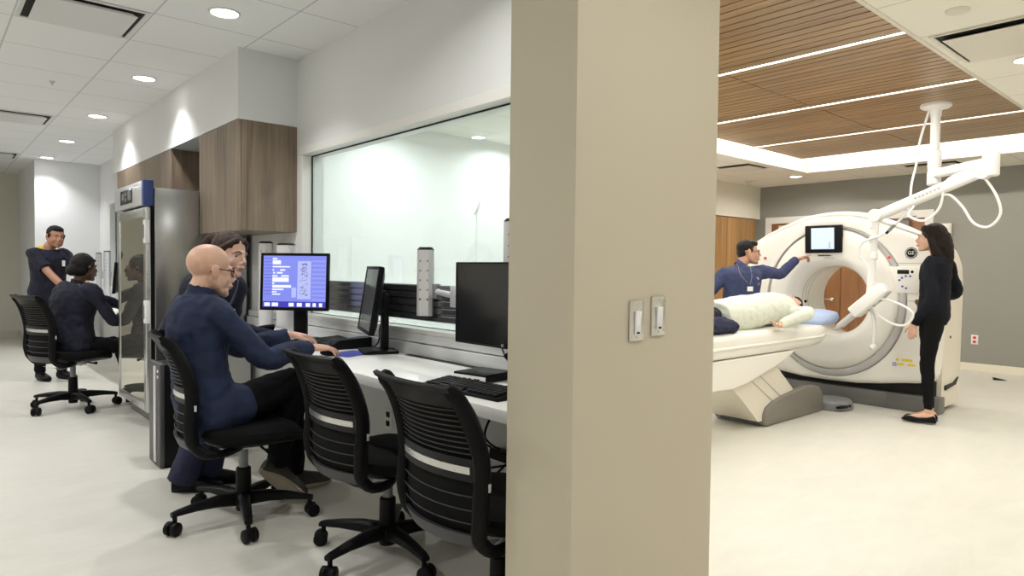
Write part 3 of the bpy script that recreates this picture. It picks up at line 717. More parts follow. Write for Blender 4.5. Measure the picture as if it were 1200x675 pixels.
# far workstation beyond the fridge
fd = thing('desk_counter', 'far desk counter beyond the fridge under the second window', 'desk', (1.7, 9.0, 0))
MB().b2((1.45, 6.45, DZ - .044), (2.0, 11.5, DZ), .003).build('worktop', DESKM, fd)
for y in (6.47, 11.4): MB().b2((1.5, y, 0), (1.98, y + .03, DZ - .044), .002).build('support_panel', W_CON, fd)
monitor((1.62, 8.45), 285, .46, .34, 1.07, 'monitor seen edge-on in front of the distant seated woman', .08)
monitor((1.72, 8.0), 290, .46, .34, 1.06, 'second distant monitor, half hidden by the fridge edge', .05)
mount((1.90, 10.9), 232, DZ, 1.375, 'thin distant mount post, left of the two by the far wall', w=.08)
mount((1.90, 10.35), 232, DZ, 1.395, 'thin distant mount post next to the fridge edge, taller of the two', w=.09)
# ------------------------------------------------------------------ task chairs
def make_chair(label):
    t = thing('office_chair', label, 'chair', (0, 0, 0), 0, 'black task chairs')
    def sup(cx, cz, a, b, dz=lambda x: 0, n=40, e=3.2):
        r = []
        for k in range(n):
            th = 2 * PI * k / n; c, s = math.cos(th), math.sin(th)
            x = a * abs(c) ** (2 / e) * (1 if c > 0 else -1); y = b * abs(s) ** (2 / e) * (1 if s > 0 else -1)
            r.append((cx + x, y, cz + dz(x)))
        return r
    wf = lambda x: -.035 * max(0, (x - .08) / .15) ** 2 + .012 * max(0, (-x - .1) / .12) ** 2
    MB().loft([sup(.03, .395, .205, .20, wf), sup(.03, .40, .225, .222, wf), sup(.03, .42, .235, .235, wf), sup(.03, .442, .23, .232, wf), sup(.03, .455, .21, .215, wf), sup(.03, .459, .15, .15, wf)]).build('seat', BLKF, t, False)
    MB().loft([sup(.02, .365, .15, .14), sup(.02, .385, .20, .19, wf), sup(.03, .396, .215, .21, wf)]).build('seat_pan', BLK, t, False)
    mm = MB().box((-.01, 0, .36), (.20, .11, .05), None, .012).cyl((.03, -.075, .362), (.03, .075, .362), .028).cyl((-.07, -.07, .362), (-.07, .07, .362), .022)
    for s in (-1, 1): mm.tube([(-.02, s * .055, .375), (-.06, s * .13, .378), (-.02, s * .17, .384), (.06, s * .16, .386)], .007, smooth=4)
    mm.build('mechanism', SILV, t, False)
    lv = MB().tube([(.05, -.08, .365), (.06, -.18, .36), (.07, -.23, .362)], [.006, .006, .012], smooth=4); lv.build('lever', BLK, t, False)
    MB().cyl((0, 0, .20), (0, 0, .35), .021).build('gas_column', MGREY, t, False)
    MB().lathe([(.028, .245), (.034, .24), (.036, .13), (.055, .12), (.056, .075), (.036, .07), (.034, .045), (.0, .044)]).build('hub', BLK, t, False)
    for k in range(5):
        a = math.radians(-24 + 72 * k); d = V((math.cos(a), math.sin(a), 0)); q = V((-d.y, d.x, 0))
        rings = []
        for r, z, hw, hh in ((.03, .10, .030, .030), (.12, .108, .026, .024), (.22, .104, .021, .017), (.30, .095, .019, .012), (.325, .09, .016, .010)):
            c = d * r + V((0, 0, z)); rings.append([c + q * (hw * x) + V((0, 0, hh * y)) for x, y in ((-1, -.7), (-.7, -1), (.7, -1), (1, -.7), (1, .6), (.5, 1), (-.5, 1), (-1, .6))])
        lg = MB().loft(rings).build('base_leg', BLK, t, False)
        cs = MB(); c = d * .31
        tr = V((math.cos(a + .5), math.sin(a + .5), 0)); sd = V((-tr.y, tr.x, 0)); cc = c + tr * .012
        cs.cyl(c + V((0, 0, .092)), c + V((0, 0, .05)), .010, n=12)
        for s in (-1, 1):
            cs.tube([cc + sd * (s * .007) + V((0, 0, .031)), cc + sd * (s * .010) + V((0, 0, .031)), cc + sd * (s * .027) + V((0, 0, .031)), cc + sd * (s * .031) + V((0, 0, .031))], [.026, .030, .030, .024], n=24)
        cs.box(cc + V((0, 0, .052)), (.034, .024, .022), M.Rotation(a + .5, 3, 'Z'), .006)
        cs.build('castor', BLK, lg, False)
    # back
    BZ = .90
    zs = [.385, .44, .50, .56, .62, .68, .75, .82, .88, .915, .93]
    xs = [-.225, -.245, -.252, -.250, -.245, -.248, -.262, -.285, -.315, -.340, -.356]
    def X(z): return float(np.interp(z, zs, xs))
    def HW(z): return float(np.interp(z, [.38, .5, .7, .93], [.180, .205, .204, .182]))
    def bow(y, hw): return -.042 * (1 - (y / hw) ** 2)
    fr = MB()
    for s in (-1, 1):
        pts = [(-.03, s * .10, .362), (-.10, s * .165, .358), (-.19, s * .192, .366), (-.232, s * HW(.40), .405)] + [(X(z), s * HW(z), z) for z in zs[1:]]
        rr = [(.018, .016), (.020, .016), (.022, .018), (.024, .020)] + [(.029, .021)] * 3 + [(.030, .019)] * 4 + [(.028, .016)] * 2 + [(.020, .012)]
        fr.tube(pts, rr, 12, smooth=3)
    top = []
    for i in range(17):
        y = (HW(.92) + .022) * (-1 + 2 * i / 16); b = bow(y, HW(.92)) * .55
        top.append([(X(.90) + b + .012, y, .897), (X(.90) + b - .004, y, .897), (X(.93) + b - .018, y, .922), (X(.93) + b - .026, y, .937), (X(.93) + b - .012, y, .943), (X(.92) + b + .010, y, .925)])
    fr.loft(top)
    SQ = M.Translation((0, 0, .385)) @ M.Diagonal((1, 1, BZ, 1)) @ M.Translation((0, 0, -.385))
    fr.build('back_frame', BLK, t, False).data.transform(SQ); n0 = set(kids(t))
    def strip(z0, z1, th, off, w=.96, n=14, mz=4):
        g = MB(); R_ = []
        for i in range(n + 1):
            f = -1 + 2 * i / n; r = []
            for sgn in (0, 1):
                for j in (range(mz + 1) if sgn == 0 else range(mz, -1, -1)):
                    z = z0 + (z1 - z0) * j / mz; hw = HW(z); y = f * hw * w
                    r.append((X(z) + bow(y, hw) + off - th * sgn, y, z))
            R_.append(r)
        return g.loft(R_)
    strip(.395, .90, .008, .014, n=18, mz=14).build('back_fabric', BLKF, t, False)
    strip(.612, .688, .010, .000).build('lumbar_band', DGREY, t, False)
    strip(.862, .925, .012, .004, 1.0).build('top_band', BLK, t, False)
    lab(strip(.638, .662, .003, -.0105, .86).build('lumbar_strip', ALU, t, False), 'bright metal strip across the backrest')
    strip(.388, .437, .014, -.002, .98).build('back_lip', MG2, t, False)
    WIRE = BACKW
    for z in [.706 + .0185 * i for i in range(9)] + [.475, .52, .565]:
        hw = HW(z); pts = [(X(z) + bow(y, hw) - .004, y, z - .004 * (1 - (y / hw) ** 2)) for y in [hw * .95 * (-1 + 2 * i / 12) for i in range(13)]]
        MB().tube(pts, .0024, 6).build('back_wire', WIRE, t, False)
    for s in (-1, 1): MB().box((X(.6) + .012, s * (HW(.6) + .021), .60), (.010, .003, .028), None, .001).build('side_tag', SILV, t, False)
    for c in kids(t):
        if c not in n0: c.data.transform(SQ)
    MB().sheet([[(-.20, -.06, .345), (-.20, .08, .345)], [(-.12, -.07, .315), (-.12, .07, .315)], [(-.05, -.06, .33), (-.05, .07, .33)]]).build('tag_card', PAPER, t, False)
    return t
MG2 = mat('chair_lip_grey', (.045, .046, .05), .5)
BACKW = mat('chair_wire_grey', (.035, .035, .035), .5, .1)
ch = make_chair('black task chair the bald man sits on')
def place(o, x, y, head): o.location = (x, y, 0); o.rotation_euler = (0, 0, math.radians(90 - head))
place(ch, 1.165, 3.27, 100)
for x, y, h, l in ((1.488, 2.478, 88, 'empty black task chair between the seated bald man and the nearest chair'), (1.477, 1.727, 90, 'empty black task chair nearest the camera, cut off by the pillar'),
                   (.965, 6.68, 72, 'black task chair of the distant seated woman beside the fridge')):
    d = dup(ch, (x, y, 0), math.radians(90 - h), l)
    if y > 5: d.scale = (1, 1, 1.09)
ch.scale = (1, 1, 1.03)
# ------------------------------------------------------------------ CT scanner
YC, ZC, XF, XB = 2.81, .955, 6.47, 7.2
sc = thing('ct_scanner', 'large white ring-shaped CT scanner gantry on a dark grey base', 'scanner', (6.8, YC, 0))
OUT = [(0, 1.752), (.16, 1.745), (.30, 1.712), (.45, 1.655), (.60, 1.595), (.72, 1.545), (.80, 1.49), (.865, 1.41), (.90, 1.31), (.915, 1.15), (.912, .90), (.905, .60), (.895, .38), (.87, .285), (.80, .262), (.65, .245), (.45, .215), (.25, .193), (0, .188)]
def outline(n, pts):
    """n points around the bore axis: where a ray at each angle meets the closed outline"""
    L = [V((p[0], p[1] - ZC)) for p in pts] + [V((-p[0], p[1] - ZC)) for p in pts[-2:0:-1]]
    res = []
    for k in range(n):
        a = 2 * PI * k / n; d = V((math.sin(a), math.cos(a))); best = 0
        for i in range(len(L)):
            p, q = L[i], L[(i + 1) % len(L)]; e = q - p; den = d.x * e.y - d.y * e.x
            if abs(den) < 1e-9: continue
            tt = (p.x * e.y - p.y * e.x) / den; u = (p.x * d.y - p.y * d.x) / den
            if tt > 0 and -1e-6 <= u <= 1 + 1e-6: best = max(best, tt)
        res.append(best)
    return res
N = 160
OR = outline(N, OUT)
def gring(x, fr, blend=0.0, off=(0, 0)):
    """fr: radius of a circle; blend 1 = the outline times fr"""
    r = []
    for k in range(N):
        a = 2 * PI * k / N; rad = (OR[k] * fr if blend else fr); sx = 1 if blend else 1 - .09 * min(1, max(0, (fr - .45) / .2))
        r.append((x, YC + off[0] * (1 - blend) - rad * sx * math.sin(a), ZC + off[1] * (1 - blend) + rad * math.cos(a)))
    return r
O1 = (.0, .012); O2 = (-.020, -.010)
disc = [gring(XB, .375), gring(6.95, .335), gring(6.86, .325), gring(6.62, .325), gring(6.53, .338), gring(6.475, .372), gring(6.455, .41), gring(6.452, .44), gring(6.450, .58, 0, O1), gring(6.462, .64, 0, O1), gring(6.48, .660, 0, O1), gring(6.50, .664, 0, O1)]
MB().loft(disc, cap=False).build('front_disc', CTW, sc, angle=50)
rb = [gring(6.495, .662, 0, O1), gring(6.472, .668, 0, O1), gring(6.464, .696, 0, O2), gring(6.470, .702, 0, O2), gring(6.50, .706, 0, O2)]  # grey colour and uneven width imitate shade on the bevelled step
lab(MB().loft(rb, cap=False).build('grey_ring', CTR, sc, angle=60), 'curved step round the scanner disc, its shade coloured light grey')
def mixring(x, k, s=1.0):
    A = gring(0, .706, 0, O2); B = gring(0, s, 1); return [(x, a[1] + (b[1] - a[1]) * k, a[2] + (b[2] - a[2]) * k) for a, b in zip(A, B)]
shell = [mixring(6.50, 0), mixring(6.476, .02), mixring(6.474, .3, .985), mixring(6.474, .75, .965), gring(6.478, .962, 1), gring(6.492, .983, 1), gring(6.515, .996, 1), gring(6.55, 1.0, 1), gring(6.66, 1.0, 1)]
MB().loft(shell, cap=False).build('front_cover', CTW, sc, angle=50)
# rear housing with flat cheeks down to the floor
RO = [(0, 1.735), (.2, 1.725), (.45, 1.64), (.66, 1.56), (.78, 1.505), (.86, 1.42), (.90, 1.30), (.912, 1.15), (.912, .9), (.908, .5), (.905, .02), (.70, .02), (.66, .24), (.3, .24), (0, .24)]
ORb = outline(N, RO); SAVE = OR
OR = ORb
MB().loft([gring(6.655, .6, 1), gring(6.655, .99, 1), gring(6.67, .998, 1), gring(7.10, 1.0, 1), gring(7.17, .985, 1), gring(7.2, .955, 1), gring(7.2, .375)], cap=False).build('rear_housing', CTB, sc, angle=40)
OR = SAVE
tb = MB()
pts = [(6.60, YC + y, z) for y, z in ((.80, 1.515), (.62, 1.60), (.44, 1.675), (.24, 1.735), (0, 1.762), (-.24, 1.742), (-.46, 1.672), (-.62, 1.606), (-.78, 1.53))]
tb.tube(pts, [(.018, .05), (.028, .07), (.032, .08), (.034, .085), (.034, .085), (.034, .085), (.03, .08), (.026, .07), (.016, .05)], 14, smooth=5); tb.build('top_fairing', CTW, sc, angle=60)
MB().b2((6.53, YC - .915, .0), (6.70, YC - .50, .145), .012).b2((6.53, YC - .505, .0), (7.15, YC + .70, .145), .012).build('base', CTD, sc)
MB().b2((6.60, YC - .86, .14), (7.15, YC + .86, .275), .01).build('base_recess', SLOT, sc)
MB().prism([(6.70, .20), (6.98, .225), (7.05, .285), (6.92, .245), (6.70, .24)], YC - .918, YC - .905, 1).build('side_vent', DGREY, sc)
# bore liner lines and laser window
bl = MB()
for x in (6.60, 6.66, 6.72):
    bl.loft([gring(x, .3247), gring(x + .003, .3222), gring(x + .006, .3247)], cap=False)
bl.build('bore_grooves', CTR, sc)
MB().cyl((6.645, YC + .318, ZC - .03), (6.645, YC + .30, ZC - .03), .013).build('laser_port', BLK, sc)
# screen in the crown of the scanner
sy, sz = YC + .055, 1.53
scr = MB().box((6.443, sy, sz), (.05, .345, .262), (0, -.06, 0), .012).build('display_bezel', BLK, sc)
MB().box((6.418, sy, sz + .004), (.006, .215, .20), (0, -.06, 0)).build('display_screen', emis('scanner_screen', (.62, .72, .86), 1.0), scr, smooth=False)
q = MB(); pts = [(6.4140, sy - .065, sz - .03), (6.4135, sy - .073, sz - .045), (6.4128, sy - .062, sz - .06), (6.412, sy - .075, sz - .075), (6.4125, sy - .06, sz - .082)]
q.tube(pts, .004, 6); q.build('screen_mark', mat('screen_mark_green', (.35, .42, .25), .5), scr)
cw = MB()
for i in range(9):
    cw.box((6.4485, sy - .01 + .055 - i * .0135, sz - .155), (.003, .0095, .010 if i % 3 else .014))
cw.build('caption_marks', DGREY, sc, smooth=False)
cw = MB()
for i in range(7): cw.box((6.4485, sy - .055 + .04 - i * .0135, sz - .178), (.003, .009, .005))
cw.build('small_caption', MGREY, sc, smooth=False)
# logo disc
ly, lz = YC - .69, 1.392
lg = MB().cyl((6.480, ly, lz), (6.468, ly, lz), .048, n=36).build('logo_disc', BLK, sc)
lr = MB(); rg = [(math.cos(2 * PI * k / 36), math.sin(2 * PI * k / 36)) for k in range(37)]
lr.tube([(6.467, ly + .040 * c, lz + .040 * s) for c, s in rg], .0022, 6, cap=False)
lr.build('logo_ring', WHITEP, lg)
me = text_mesh('GE', .044, .001); me.transform(M.Translation((6.466, ly, lz)) @ M.Rotation(-PI / 2, 4, 'Z') @ M.Rotation(PI / 2, 4, 'X')); link('logo_letters', me, WHITEP, lg, smooth=False)
for y in (YC - .515, YC + .65):
    b = MB().cyl((6.476, y, 1.352), (6.462, y, 1.352), .015, n=24).build('emergency_button', REDB, sc)
    MB().lathe([(.021, .0), (.021, .010), (.016, .012)], (6.478, y, 1.352), M.Rotation(-PI / 2, 3, 'Y')).build('button_collar', WHITEP, b)
# control panel
py = YC - .66
pn = MB().b2((6.464, py - .16, 1.04), (6.480, py + .145, 1.275), .02); pn = pn.build('control_panel', CTW, sc)
MB().b2((6.461, py - .02, 1.21), (6.466, py + .075, 1.245), .002).build('panel_display', DGREY, pn)
MB().cyl((6.466, py - .045, 1.228), (6.459, py - .045, 1.228), .012).build('panel_button', BLK, pn)
for y, z in ((.055, 1.155), (.035, 1.175), (.005, 1.19), (-.03, 1.19), (.03, 1.10), (0, 1.085)):
    MB().cyl((6.466, py + y, z), (6.459, py + y, z), .009, n=14).build('panel_button', LBLUE, pn)
sl = MB()
for pts in ([(.165, 1.29), (.12, 1.305), (-.20, 1.30)], [(.165, 1.29), (.135, 1.20), (.10, 1.05)], [(.10, 1.045), (-.2, 1.045)], [(.085, .975), (-.2, .975)], [(.10, 1.045), (.082, .90), (.085, .80)]):
    sl.tube([(6.474, py + a, b) for a, b in pts], .0035, 6)
sl.build('panel_seams', CTR, sc)
wl = [(-.02, .455, .085, .022, 0), (.06, .455, .02, .022, 0), (.03, .415, .05, .018, 0), (-.055, .415, .055, .018, 0)]
q = MB()
for y, z, w, h, _ in wl: q.box((6.4735, YC - .66 + y, z), (.003, w, h))
q.build('warning_label', YEL, sc, smooth=False)
q = MB(); q.tube([(6.472, YC - .58 + .014 * math.cos(k * PI / 8), .413 + .014 * math.sin(k * PI / 8)) for k in range(17)], .003, 6, cap=False); q.build('round_label', LBLUE, sc)
MB().sphere((6.80, YC - .915, .66), (.012, .004, .012)).build('side_port', DGREY, sc)

# ------------------------------------------------------------------ patient table
TY = 2.84
tb = thing('patient_table', 'white CT patient table on a leaning column with grey foot covers', 'table', (5.2, TY, 0))
def rect_ring(x, y0, y1, z0, z1, r=.03, skew=0):
    P = []
    for cy, cz, a0 in ((y1 - r, z1 - r, 0), (y0 + r, z1 - r, 90), (y0 + r, z0 + r, 180), (y1 - r, z0 + r, 270)):
        for k in range(5):
            a = math.radians(a0 + 22.5 * k); P.append((x + skew * (cz - z0), cy + r * math.cos(a), cz + r * math.sin(a)))
    return P
cr = [rect_ring(x, TY - w, TY + w, z0, z1, r) for x, w, z0, z1, r in ((3.2, .24, .60, .755, .05), (3.25, .27, .585, .765, .05), (5.0, .27, .585, .765, .05), (5.55, .27, .585, .762, .05), (5.82, .262, .60, .760, .05), (5.93, .245, .63, .757, .05), (5.985, .20, .67, .75, .035))]
MB().loft(cr).build('cradle', CTW, tb, angle=50)
sr_ = MB()
for s in (-1, 1): sr_.tube([(3.3, TY + s * .272, .665), (5.5, TY + s * .272, .668), (5.8, TY + s * .265, .675), (5.92, TY + s * .24, .69)], (.012), 8, smooth=4)
sr_.build('cradle_rail', CTW, tb)
MB().prism([(3.35, .58), (5.36, .58), (5.26, .535), (5.05, .475), (4.62, .385), (4.40, .36), (3.35, .40)], TY - .255, TY + .255, 1, .015).build('carriage', CTW, tb)
# leaning column
def colr(z, x0, x1, hw): return [(x0, TY - hw, z), (x1, TY - hw, z), (x1, TY + hw, z), (x0, TY + hw, z)]
MB().loft([colr(.05, 4.88, 5.60, .20), colr(.26, 4.62, 5.42, .20), colr(.47, 4.30, 5.13, .205)]).build('column', CTB, tb, smooth=False)
se = MB()
for xb, xt in ((5.13, 4.66), (5.30, 4.83)):
    se.tube([(xb, TY - .2035, .17), (xt + .07, TY - .2045, .40), (xt + .03, TY - .205, .44)], .0035, 6, smooth=3)
se.build('column_seams', CTR, tb)
ft = MB().b2((4.955, TY - .19, .0), (5.85, TY + .19, .105), .015); ft.build('base_plate', CTD, tb)
for s in (-1, 1):
    pr = [(4.97, 0), (5.92, 0), (5.955, .03), (5.957, .12), (5.935, .18), (5.88, .222), (5.78, .245), (5.62, .25), (5.42, .238), (5.22, .215), (5.06, .185), (4.97, .15), (4.935, .10), (4.935, .03)]
    MB().prism(pr, TY + s * .165 - (.06 if s < 0 else 0), TY + s * .165 + (.06 if s > 0 else 0), 1, .018).build('foot_cover', SHOEG, tb)
fp = thing('foot_pedal', 'low dark grey foot pedal unit between the table and the scanner', 'pedal', (6.15, 2.62, 0))
MB().loft([[(6.15 + a * math.cos(k * PI / 16), 2.63 + b * math.sin(k * PI / 16), z) for k in range(32)] for a, b, z in ((.185, .17, 0), (.19, .175, .02), (.185, .17, .065), (.165, .15, .085), (.10, .09, .092))]).build('housing', MGREY, fp)
for k in (-1, 1): MB().box((6.09 + k * .075, 2.475 + .004 * abs(k), .045), (.12, .03, .02), (0, 0, -.3 * k * -1), .005).build('pedal', BLK, fp)
pw = MB().loft([[(x + hx * math.cos(k * PI / 12) * abs(math.cos(k * PI / 12)) ** -.45, TY + hy * math.sin(k * PI / 12) * abs(math.sin(k * PI / 12) + 1e-6) ** -.45, z) for k in range(24)] for x, hx, hy, z in ((6.06, .14, .17, .775), (6.06, .21, .23, .79), (6.07, .235, .25, .83), (6.075, .21, .235, .875), (6.08, .13, .15, .90))])
pil = remesh(pw, 'pillow', .01, 6, .012, .12)
pil.transform(M.Translation((6.17, 0, .762)) @ M.Rotation(-.06, 4, 'Y') @ M.Translation((-6.17, 0, -.785)))
base(tag(link('pillow', pil, PILLOWM), 'pale blue pillow under the patient\'s head at the end of the table', 'pillow'), (6.1, TY, .77))

# ------------------------------------------------------------------ ceiling arm with the contrast injector
ia = thing('injector_arm', 'white jointed ceiling arm carrying the contrast injector and its hanging cables', 'ceiling arm', (6.4, 1.94, SZ))
MB().lathe([(.115, 0), (.115, -.022), (.10, -.035), (.05, -.045), (.042, -.06), (.04, -.10)], (6.4, 1.94, SZ), n=40).build('ceiling_flange', WHITEP, ia)
MB().cyl((6.4, 1.94, SZ - .05), (6.4, 1.94, 2.20), .036).build('drop_tube', WHITEP, ia)
MB().lathe([(.046, 2.24), (.052, 2.23), (.052, 2.10), (.048, 2.09), (.048, 2.07), (.052, 2.06), (.052, 1.965), (.044, 1.955), (0, 1.955)], (6.4, 1.94, 0)).build('pivot_hub', WHITEP, ia)
def beam(a, b, w, h, name, bev=.02, ext=.05):
    a = V(a); b = V(b); d = (b - a); L = d.length; d.normalize(); s = d.cross(V((0, 0, 1))).normalized(); u = s.cross(d)
    Rm = M((d, s, u)).transposed()
    return MB().box((a + b) / 2, (L + ext, w, h), Rm, bev, 3).build(name, WHITEP, ia)
E0 = V((6.0, 1.445, 0))
up_ = beam((6.4, 1.94, 2.05), (6.02, 1.47, 2.05), .07, .075, 'upper_arm')
MB().lathe([(.05, 2.125), (.056, 2.115), (.056, 1.955), (.048, 1.945), (0, 1.945)], E0).build('elbow_post', WHITEP, ia)
MB().cyl((5.955, 1.49, 1.985), (6.045, 1.49, 1.985), .058, n=32).build('elbow_joint', WHITEP, ia)
W0 = V((6.075, 2.265, 1.700))
la = beam((5.99, 1.50, 1.985), W0 + V((0, -.02, 0)), .075, .085, 'lower_arm', .022)
mk = MB(); dd = (W0 - V((5.99, 1.50, 1.985))).normalized()
for i in range(7):
    c = V((5.99, 1.50, 1.985)) + dd * (.30 + .03 * i) + V((-.0385, 0, .0)); mk.box(c, (.002, .018, .016), (-.36, 0, 0))
mk.build('arm_marking', CTR, la, smooth=False)

MB().cyl(W0 + V((-.05, .0, 0)), W0 + V((.05, 0, 0)), .052, n=32).build('wrist_joint', WHITEP, ia)
MB().cyl(W0, (6.09, 2.30, 1.10), .026).build('vertical_tube', WHITEP, ia)
for z in (1.62, 1.50, 1.36): MB().lathe([(.030, .03), (.034, .025), (.034, -.025), (.030, -.03)], (6.085, 2.285, z)).build('tube_collar', WHITEP, ia)
# injector head: slanted body with two syringes
A = V((6.05, 2.165, 1.10)); B = V((6.05, 2.42, .865)); d = (B - A).normalized(); s = V((1, 0, 0)); u = d.cross(s); Rm = M((s, d, u)).transposed()
ih = MB().box((A + B) / 2, (.13, (B - A).length, .105), Rm, .02, 3).build('injector_head', WHITEP, ia)
MB().box((A + B) / 2 + u * .0545, (.10, .24, .006), Rm, .002).build('head_panel', CTW, ih)
q = MB()
for i in range(3): q.box((A + B) / 2 + u * .058 + d * (-.06 + i * .06), (.05, .012, .003), Rm)
q.build('panel_marks', MGREY, ih, smooth=False)
for k in (-1, 1):
    c = B + s * (.032 * k) + u * .01
    MB().cyl(c, c + d * .16, .023).cyl(c + d * .16, c + d * .20, .008).build('syringe', SILV, ih)
MB().tube([(6.085, 2.30, 1.12), (6.08, 2.30, 1.0), (6.07, 2.29, .93)], [.03, .034, .03]).build('head_yoke', WHITEP, ia)
MB().tube([(6.09, 2.295, .92), (6.09, 2.262, .78), (6.095, 2.27, .66), (6.1, 2.268, .60)], [.018, .014, .014, .014], smooth=4).build('drip_line', WHITEP, ia)
MB().sphere((6.1, 2.268, .585), (.05, .03, .03)).build('line_clip', WHITEP, ia)
cabs = [[(6.37, 1.98, 2.585), (6.37, 2.04, 2.35), (6.39, 2.07, 2.16), (6.24, 2.055, 1.97), (6.06, 2.005, 1.80), (6.04, 2.02, 1.71), (6.06, 2.13, 1.60)],
        [(6.06, 2.13, 1.60), (6.05, 2.22, 1.53), (6.04, 2.36, 1.47), (6.05, 2.38, 1.36), (6.07, 2.32, 1.26), (6.06, 2.31, 1.10)],
        [(6.02, 1.96, 1.76), (6.0, 1.99, 1.68), (6.0, 1.88, 1.635), (6.0, 1.78, 1.72), (6.0, 1.75, 1.85), (6.02, 1.74, 1.93), (6.03, 1.68, 1.98), (6.0, 1.56, 2.00), (6.0, 1.50, 1.96), (5.97, 1.40, 1.80), (5.97, 1.37, 1.66), (5.98, 1.44, 1.57), (5.99, 1.54, 1.60), (6.0, 1.62, 1.73), (6.0, 1.70, 1.82), (6.01, 1.76, 1.83)],
        [(6.03, 2.20, 1.00), (6.0, 2.10, .985), (5.95, 1.97, .94), (5.94, 1.92, .88), (5.97, 1.98, .80), (6.02, 2.10, .80), (6.06, 2.22, .86), (6.07, 2.28, .92)]]
for p in cabs: cable(p, .0095, 8, 10).build('cable', WHITEP, ia)
MB().cyl((6.06, 2.115, 1.615), (6.055, 2.16, 1.565), .014).build('cable_plug', MGREY, ia)
MB().cyl((6.055, 2.16, 1.565), (6.053, 2.178, 1.545), .012).build('cable_plug', BLK, ia)
# pole stand seen through the observation window
st = thing('pole_stand', 'pale pole stand with round head seen through the observation window', 'stand', (3.9, 4.95, 0))
MB().cyl((3.9, 4.95, .06), (3.9, 4.95, 1.68), .011).build('pole', WHITEP, st)
MB().lathe([(.0, -.02), (.05, -.018), (.075, 0), (.07, .012), (0, .014)], (3.9, 4.94, 1.78), M.Rotation(-2.2, 3, 'Z') @ M.Rotation(PI / 2 - .3, 3, 'X')).build('lamp_head', WHITEP, st)
MB().tube([(3.9, 4.95, 1.66), (3.885, 4.93, 1.71), (3.9, 4.94, 1.76)], .009, smooth=3).build('neck', WHITEP, st)
for k in range(5):
    a = k * 2 * PI / 5; e = (3.9 + .27 * math.cos(a), 4.95 + .27 * math.sin(a), .05)
    g = MB().tube([(3.9, 4.95, .075), e], [.014, .010]); g.sphere((e[0], e[1], .025), .025, u=12, v=8); g.build('foot', MGREY, st)
# ------------------------------------------------------------------ people
def ik(a, t, l1, l2, pole):
    a = V(a); t = V(t); d = t - a; L = min(d.length, (l1 + l2) * .999); dn = d.normalized(); t = a + dn * L
    x = (l1 * l1 - l2 * l2 + L * L) / (2 * L); h = math.sqrt(max(0, l1 * l1 - x * x))
    p = V(pole); p = p - dn * p.dot(dn); p = p.normalized() if p.length > 1e-6 else dn.orthogonal().normalized()
    return a + dn * x + p * h, t

def trunk(mb, spine, sideA, sideB, secs, n=22):
    """secs: (t along the spine, half width, half depth, forward offset)"""
    pts, _ = spline(spine, [1] * len(spine), 12)
    L = [0]
    for i in range(1, len(pts)): L.append(L[-1] + (pts[i] - pts[i - 1]).length)
    tot = L[-1]; rings = []
    for t, hw, hd_, off in secs:
        tt = t * tot
        if tt <= 0: c = pts[0] + (pts[0] - pts[1]).normalized() * (-tt); T = (pts[1] - pts[0]).normalized()
        elif tt >= tot: c = pts[-1] + (pts[-1] - pts[-2]).normalized() * (tt - tot); T = (pts[-1] - pts[-2]).normalized()
        else:
            i = max(k for k in range(len(L)) if L[k] <= tt); i = min(i, len(pts) - 2); c = pts[i].lerp(pts[i + 1], (tt - L[i]) / (L[i + 1] - L[i])); T = (pts[i + 1] - pts[i]).normalized()
        s = sideA.lerp(sideB, min(1, max(0, t))); s = (s - T * s.dot(T)).normalized(); f = T.cross(s) * -1
        f = s.cross(T) * -1
        c = c + f * off
        r = []
        for k in range(n):
            a = 2 * PI * k / n; ca, sa = math.cos(a), math.sin(a)
            r.append(c + s * (hw * math.copysign(abs(ca) ** .85, ca)) + f * (hd_ * math.copysign(abs(sa) ** .85, sa)))
        rings.append(r)
    mb.loft(rings)

def hand(mb, w, d, nrm, right, curls, k=1.0, spread=.05, thumb=.0):
    w = V(w); d = V(d).normalized(); nrm = V(nrm); nrm = (nrm - d * nrm.dot(d)).normalized()
    s = d.cross(nrm) * (1 if right else -1)
    Rm = lambda c, hw, ht: [c + s * (hw * math.cos(a)) + nrm * (ht * math.sin(a)) for a in [2 * PI * j / 14 for j in range(14)]]
    mb.loft([Rm(w - d * .02 * k, .027 * k, .021 * k), Rm(w + d * .012 * k, .029 * k, .020 * k), Rm(w + d * .045 * k, .039 * k, .018 * k), Rm(w + d * .078 * k, .042 * k, .0145 * k), Rm(w + d * .098 * k, .038 * k, .011 * k)])
    for i, (off, ln, r) in enumerate(((.030, .074, .0088), (.0105, .082, .0092), (-.0095, .076, .0088), (-.029, .060, .0078))):
        p = w + d * (.088 - .006 * abs(i - 1)) * k + s * off * k; c = curls[i + 1]
        fd = (d + s * (spread * (1.2 - i * .85))).normalized(); pts = [p]; a = 0
        for seg, b in ((.44, .75), (.31, 1.1), (.25, .8)):
            a += c * b; q = fd * math.cos(a) + nrm * math.sin(a); p = p + q * (ln * seg * k); pts.append(p)
        mb.tube(pts, [r * k, r * k * .98, r * k * .92, r * k * .75], 8, smooth=2); mb.sphere(pts[-1], r * k * .78, u=8, v=6)
    p0 = w + d * .018 * k + s * .022 * k; dt = (s * .72 + d * .68 + nrm * (.25 + thumb)).normalized(); dt2 = (s * (.30 - curls[0] * .5) + d * .9 + nrm * (.25 + thumb + curls[0] * .3)).normalized()
    p1 = p0 + dt * .040 * k; p2 = p1 + (dt + dt2).normalized() * .030 * k; p3 = p2 + dt2 * .024 * k
    mb.tube([p0, p1, p2, p3], [.015 * k, .012 * k, .0105 * k, .008 * k], 8, smooth=2); mb.sphere(p3, .0082 * k, u=8, v=6)

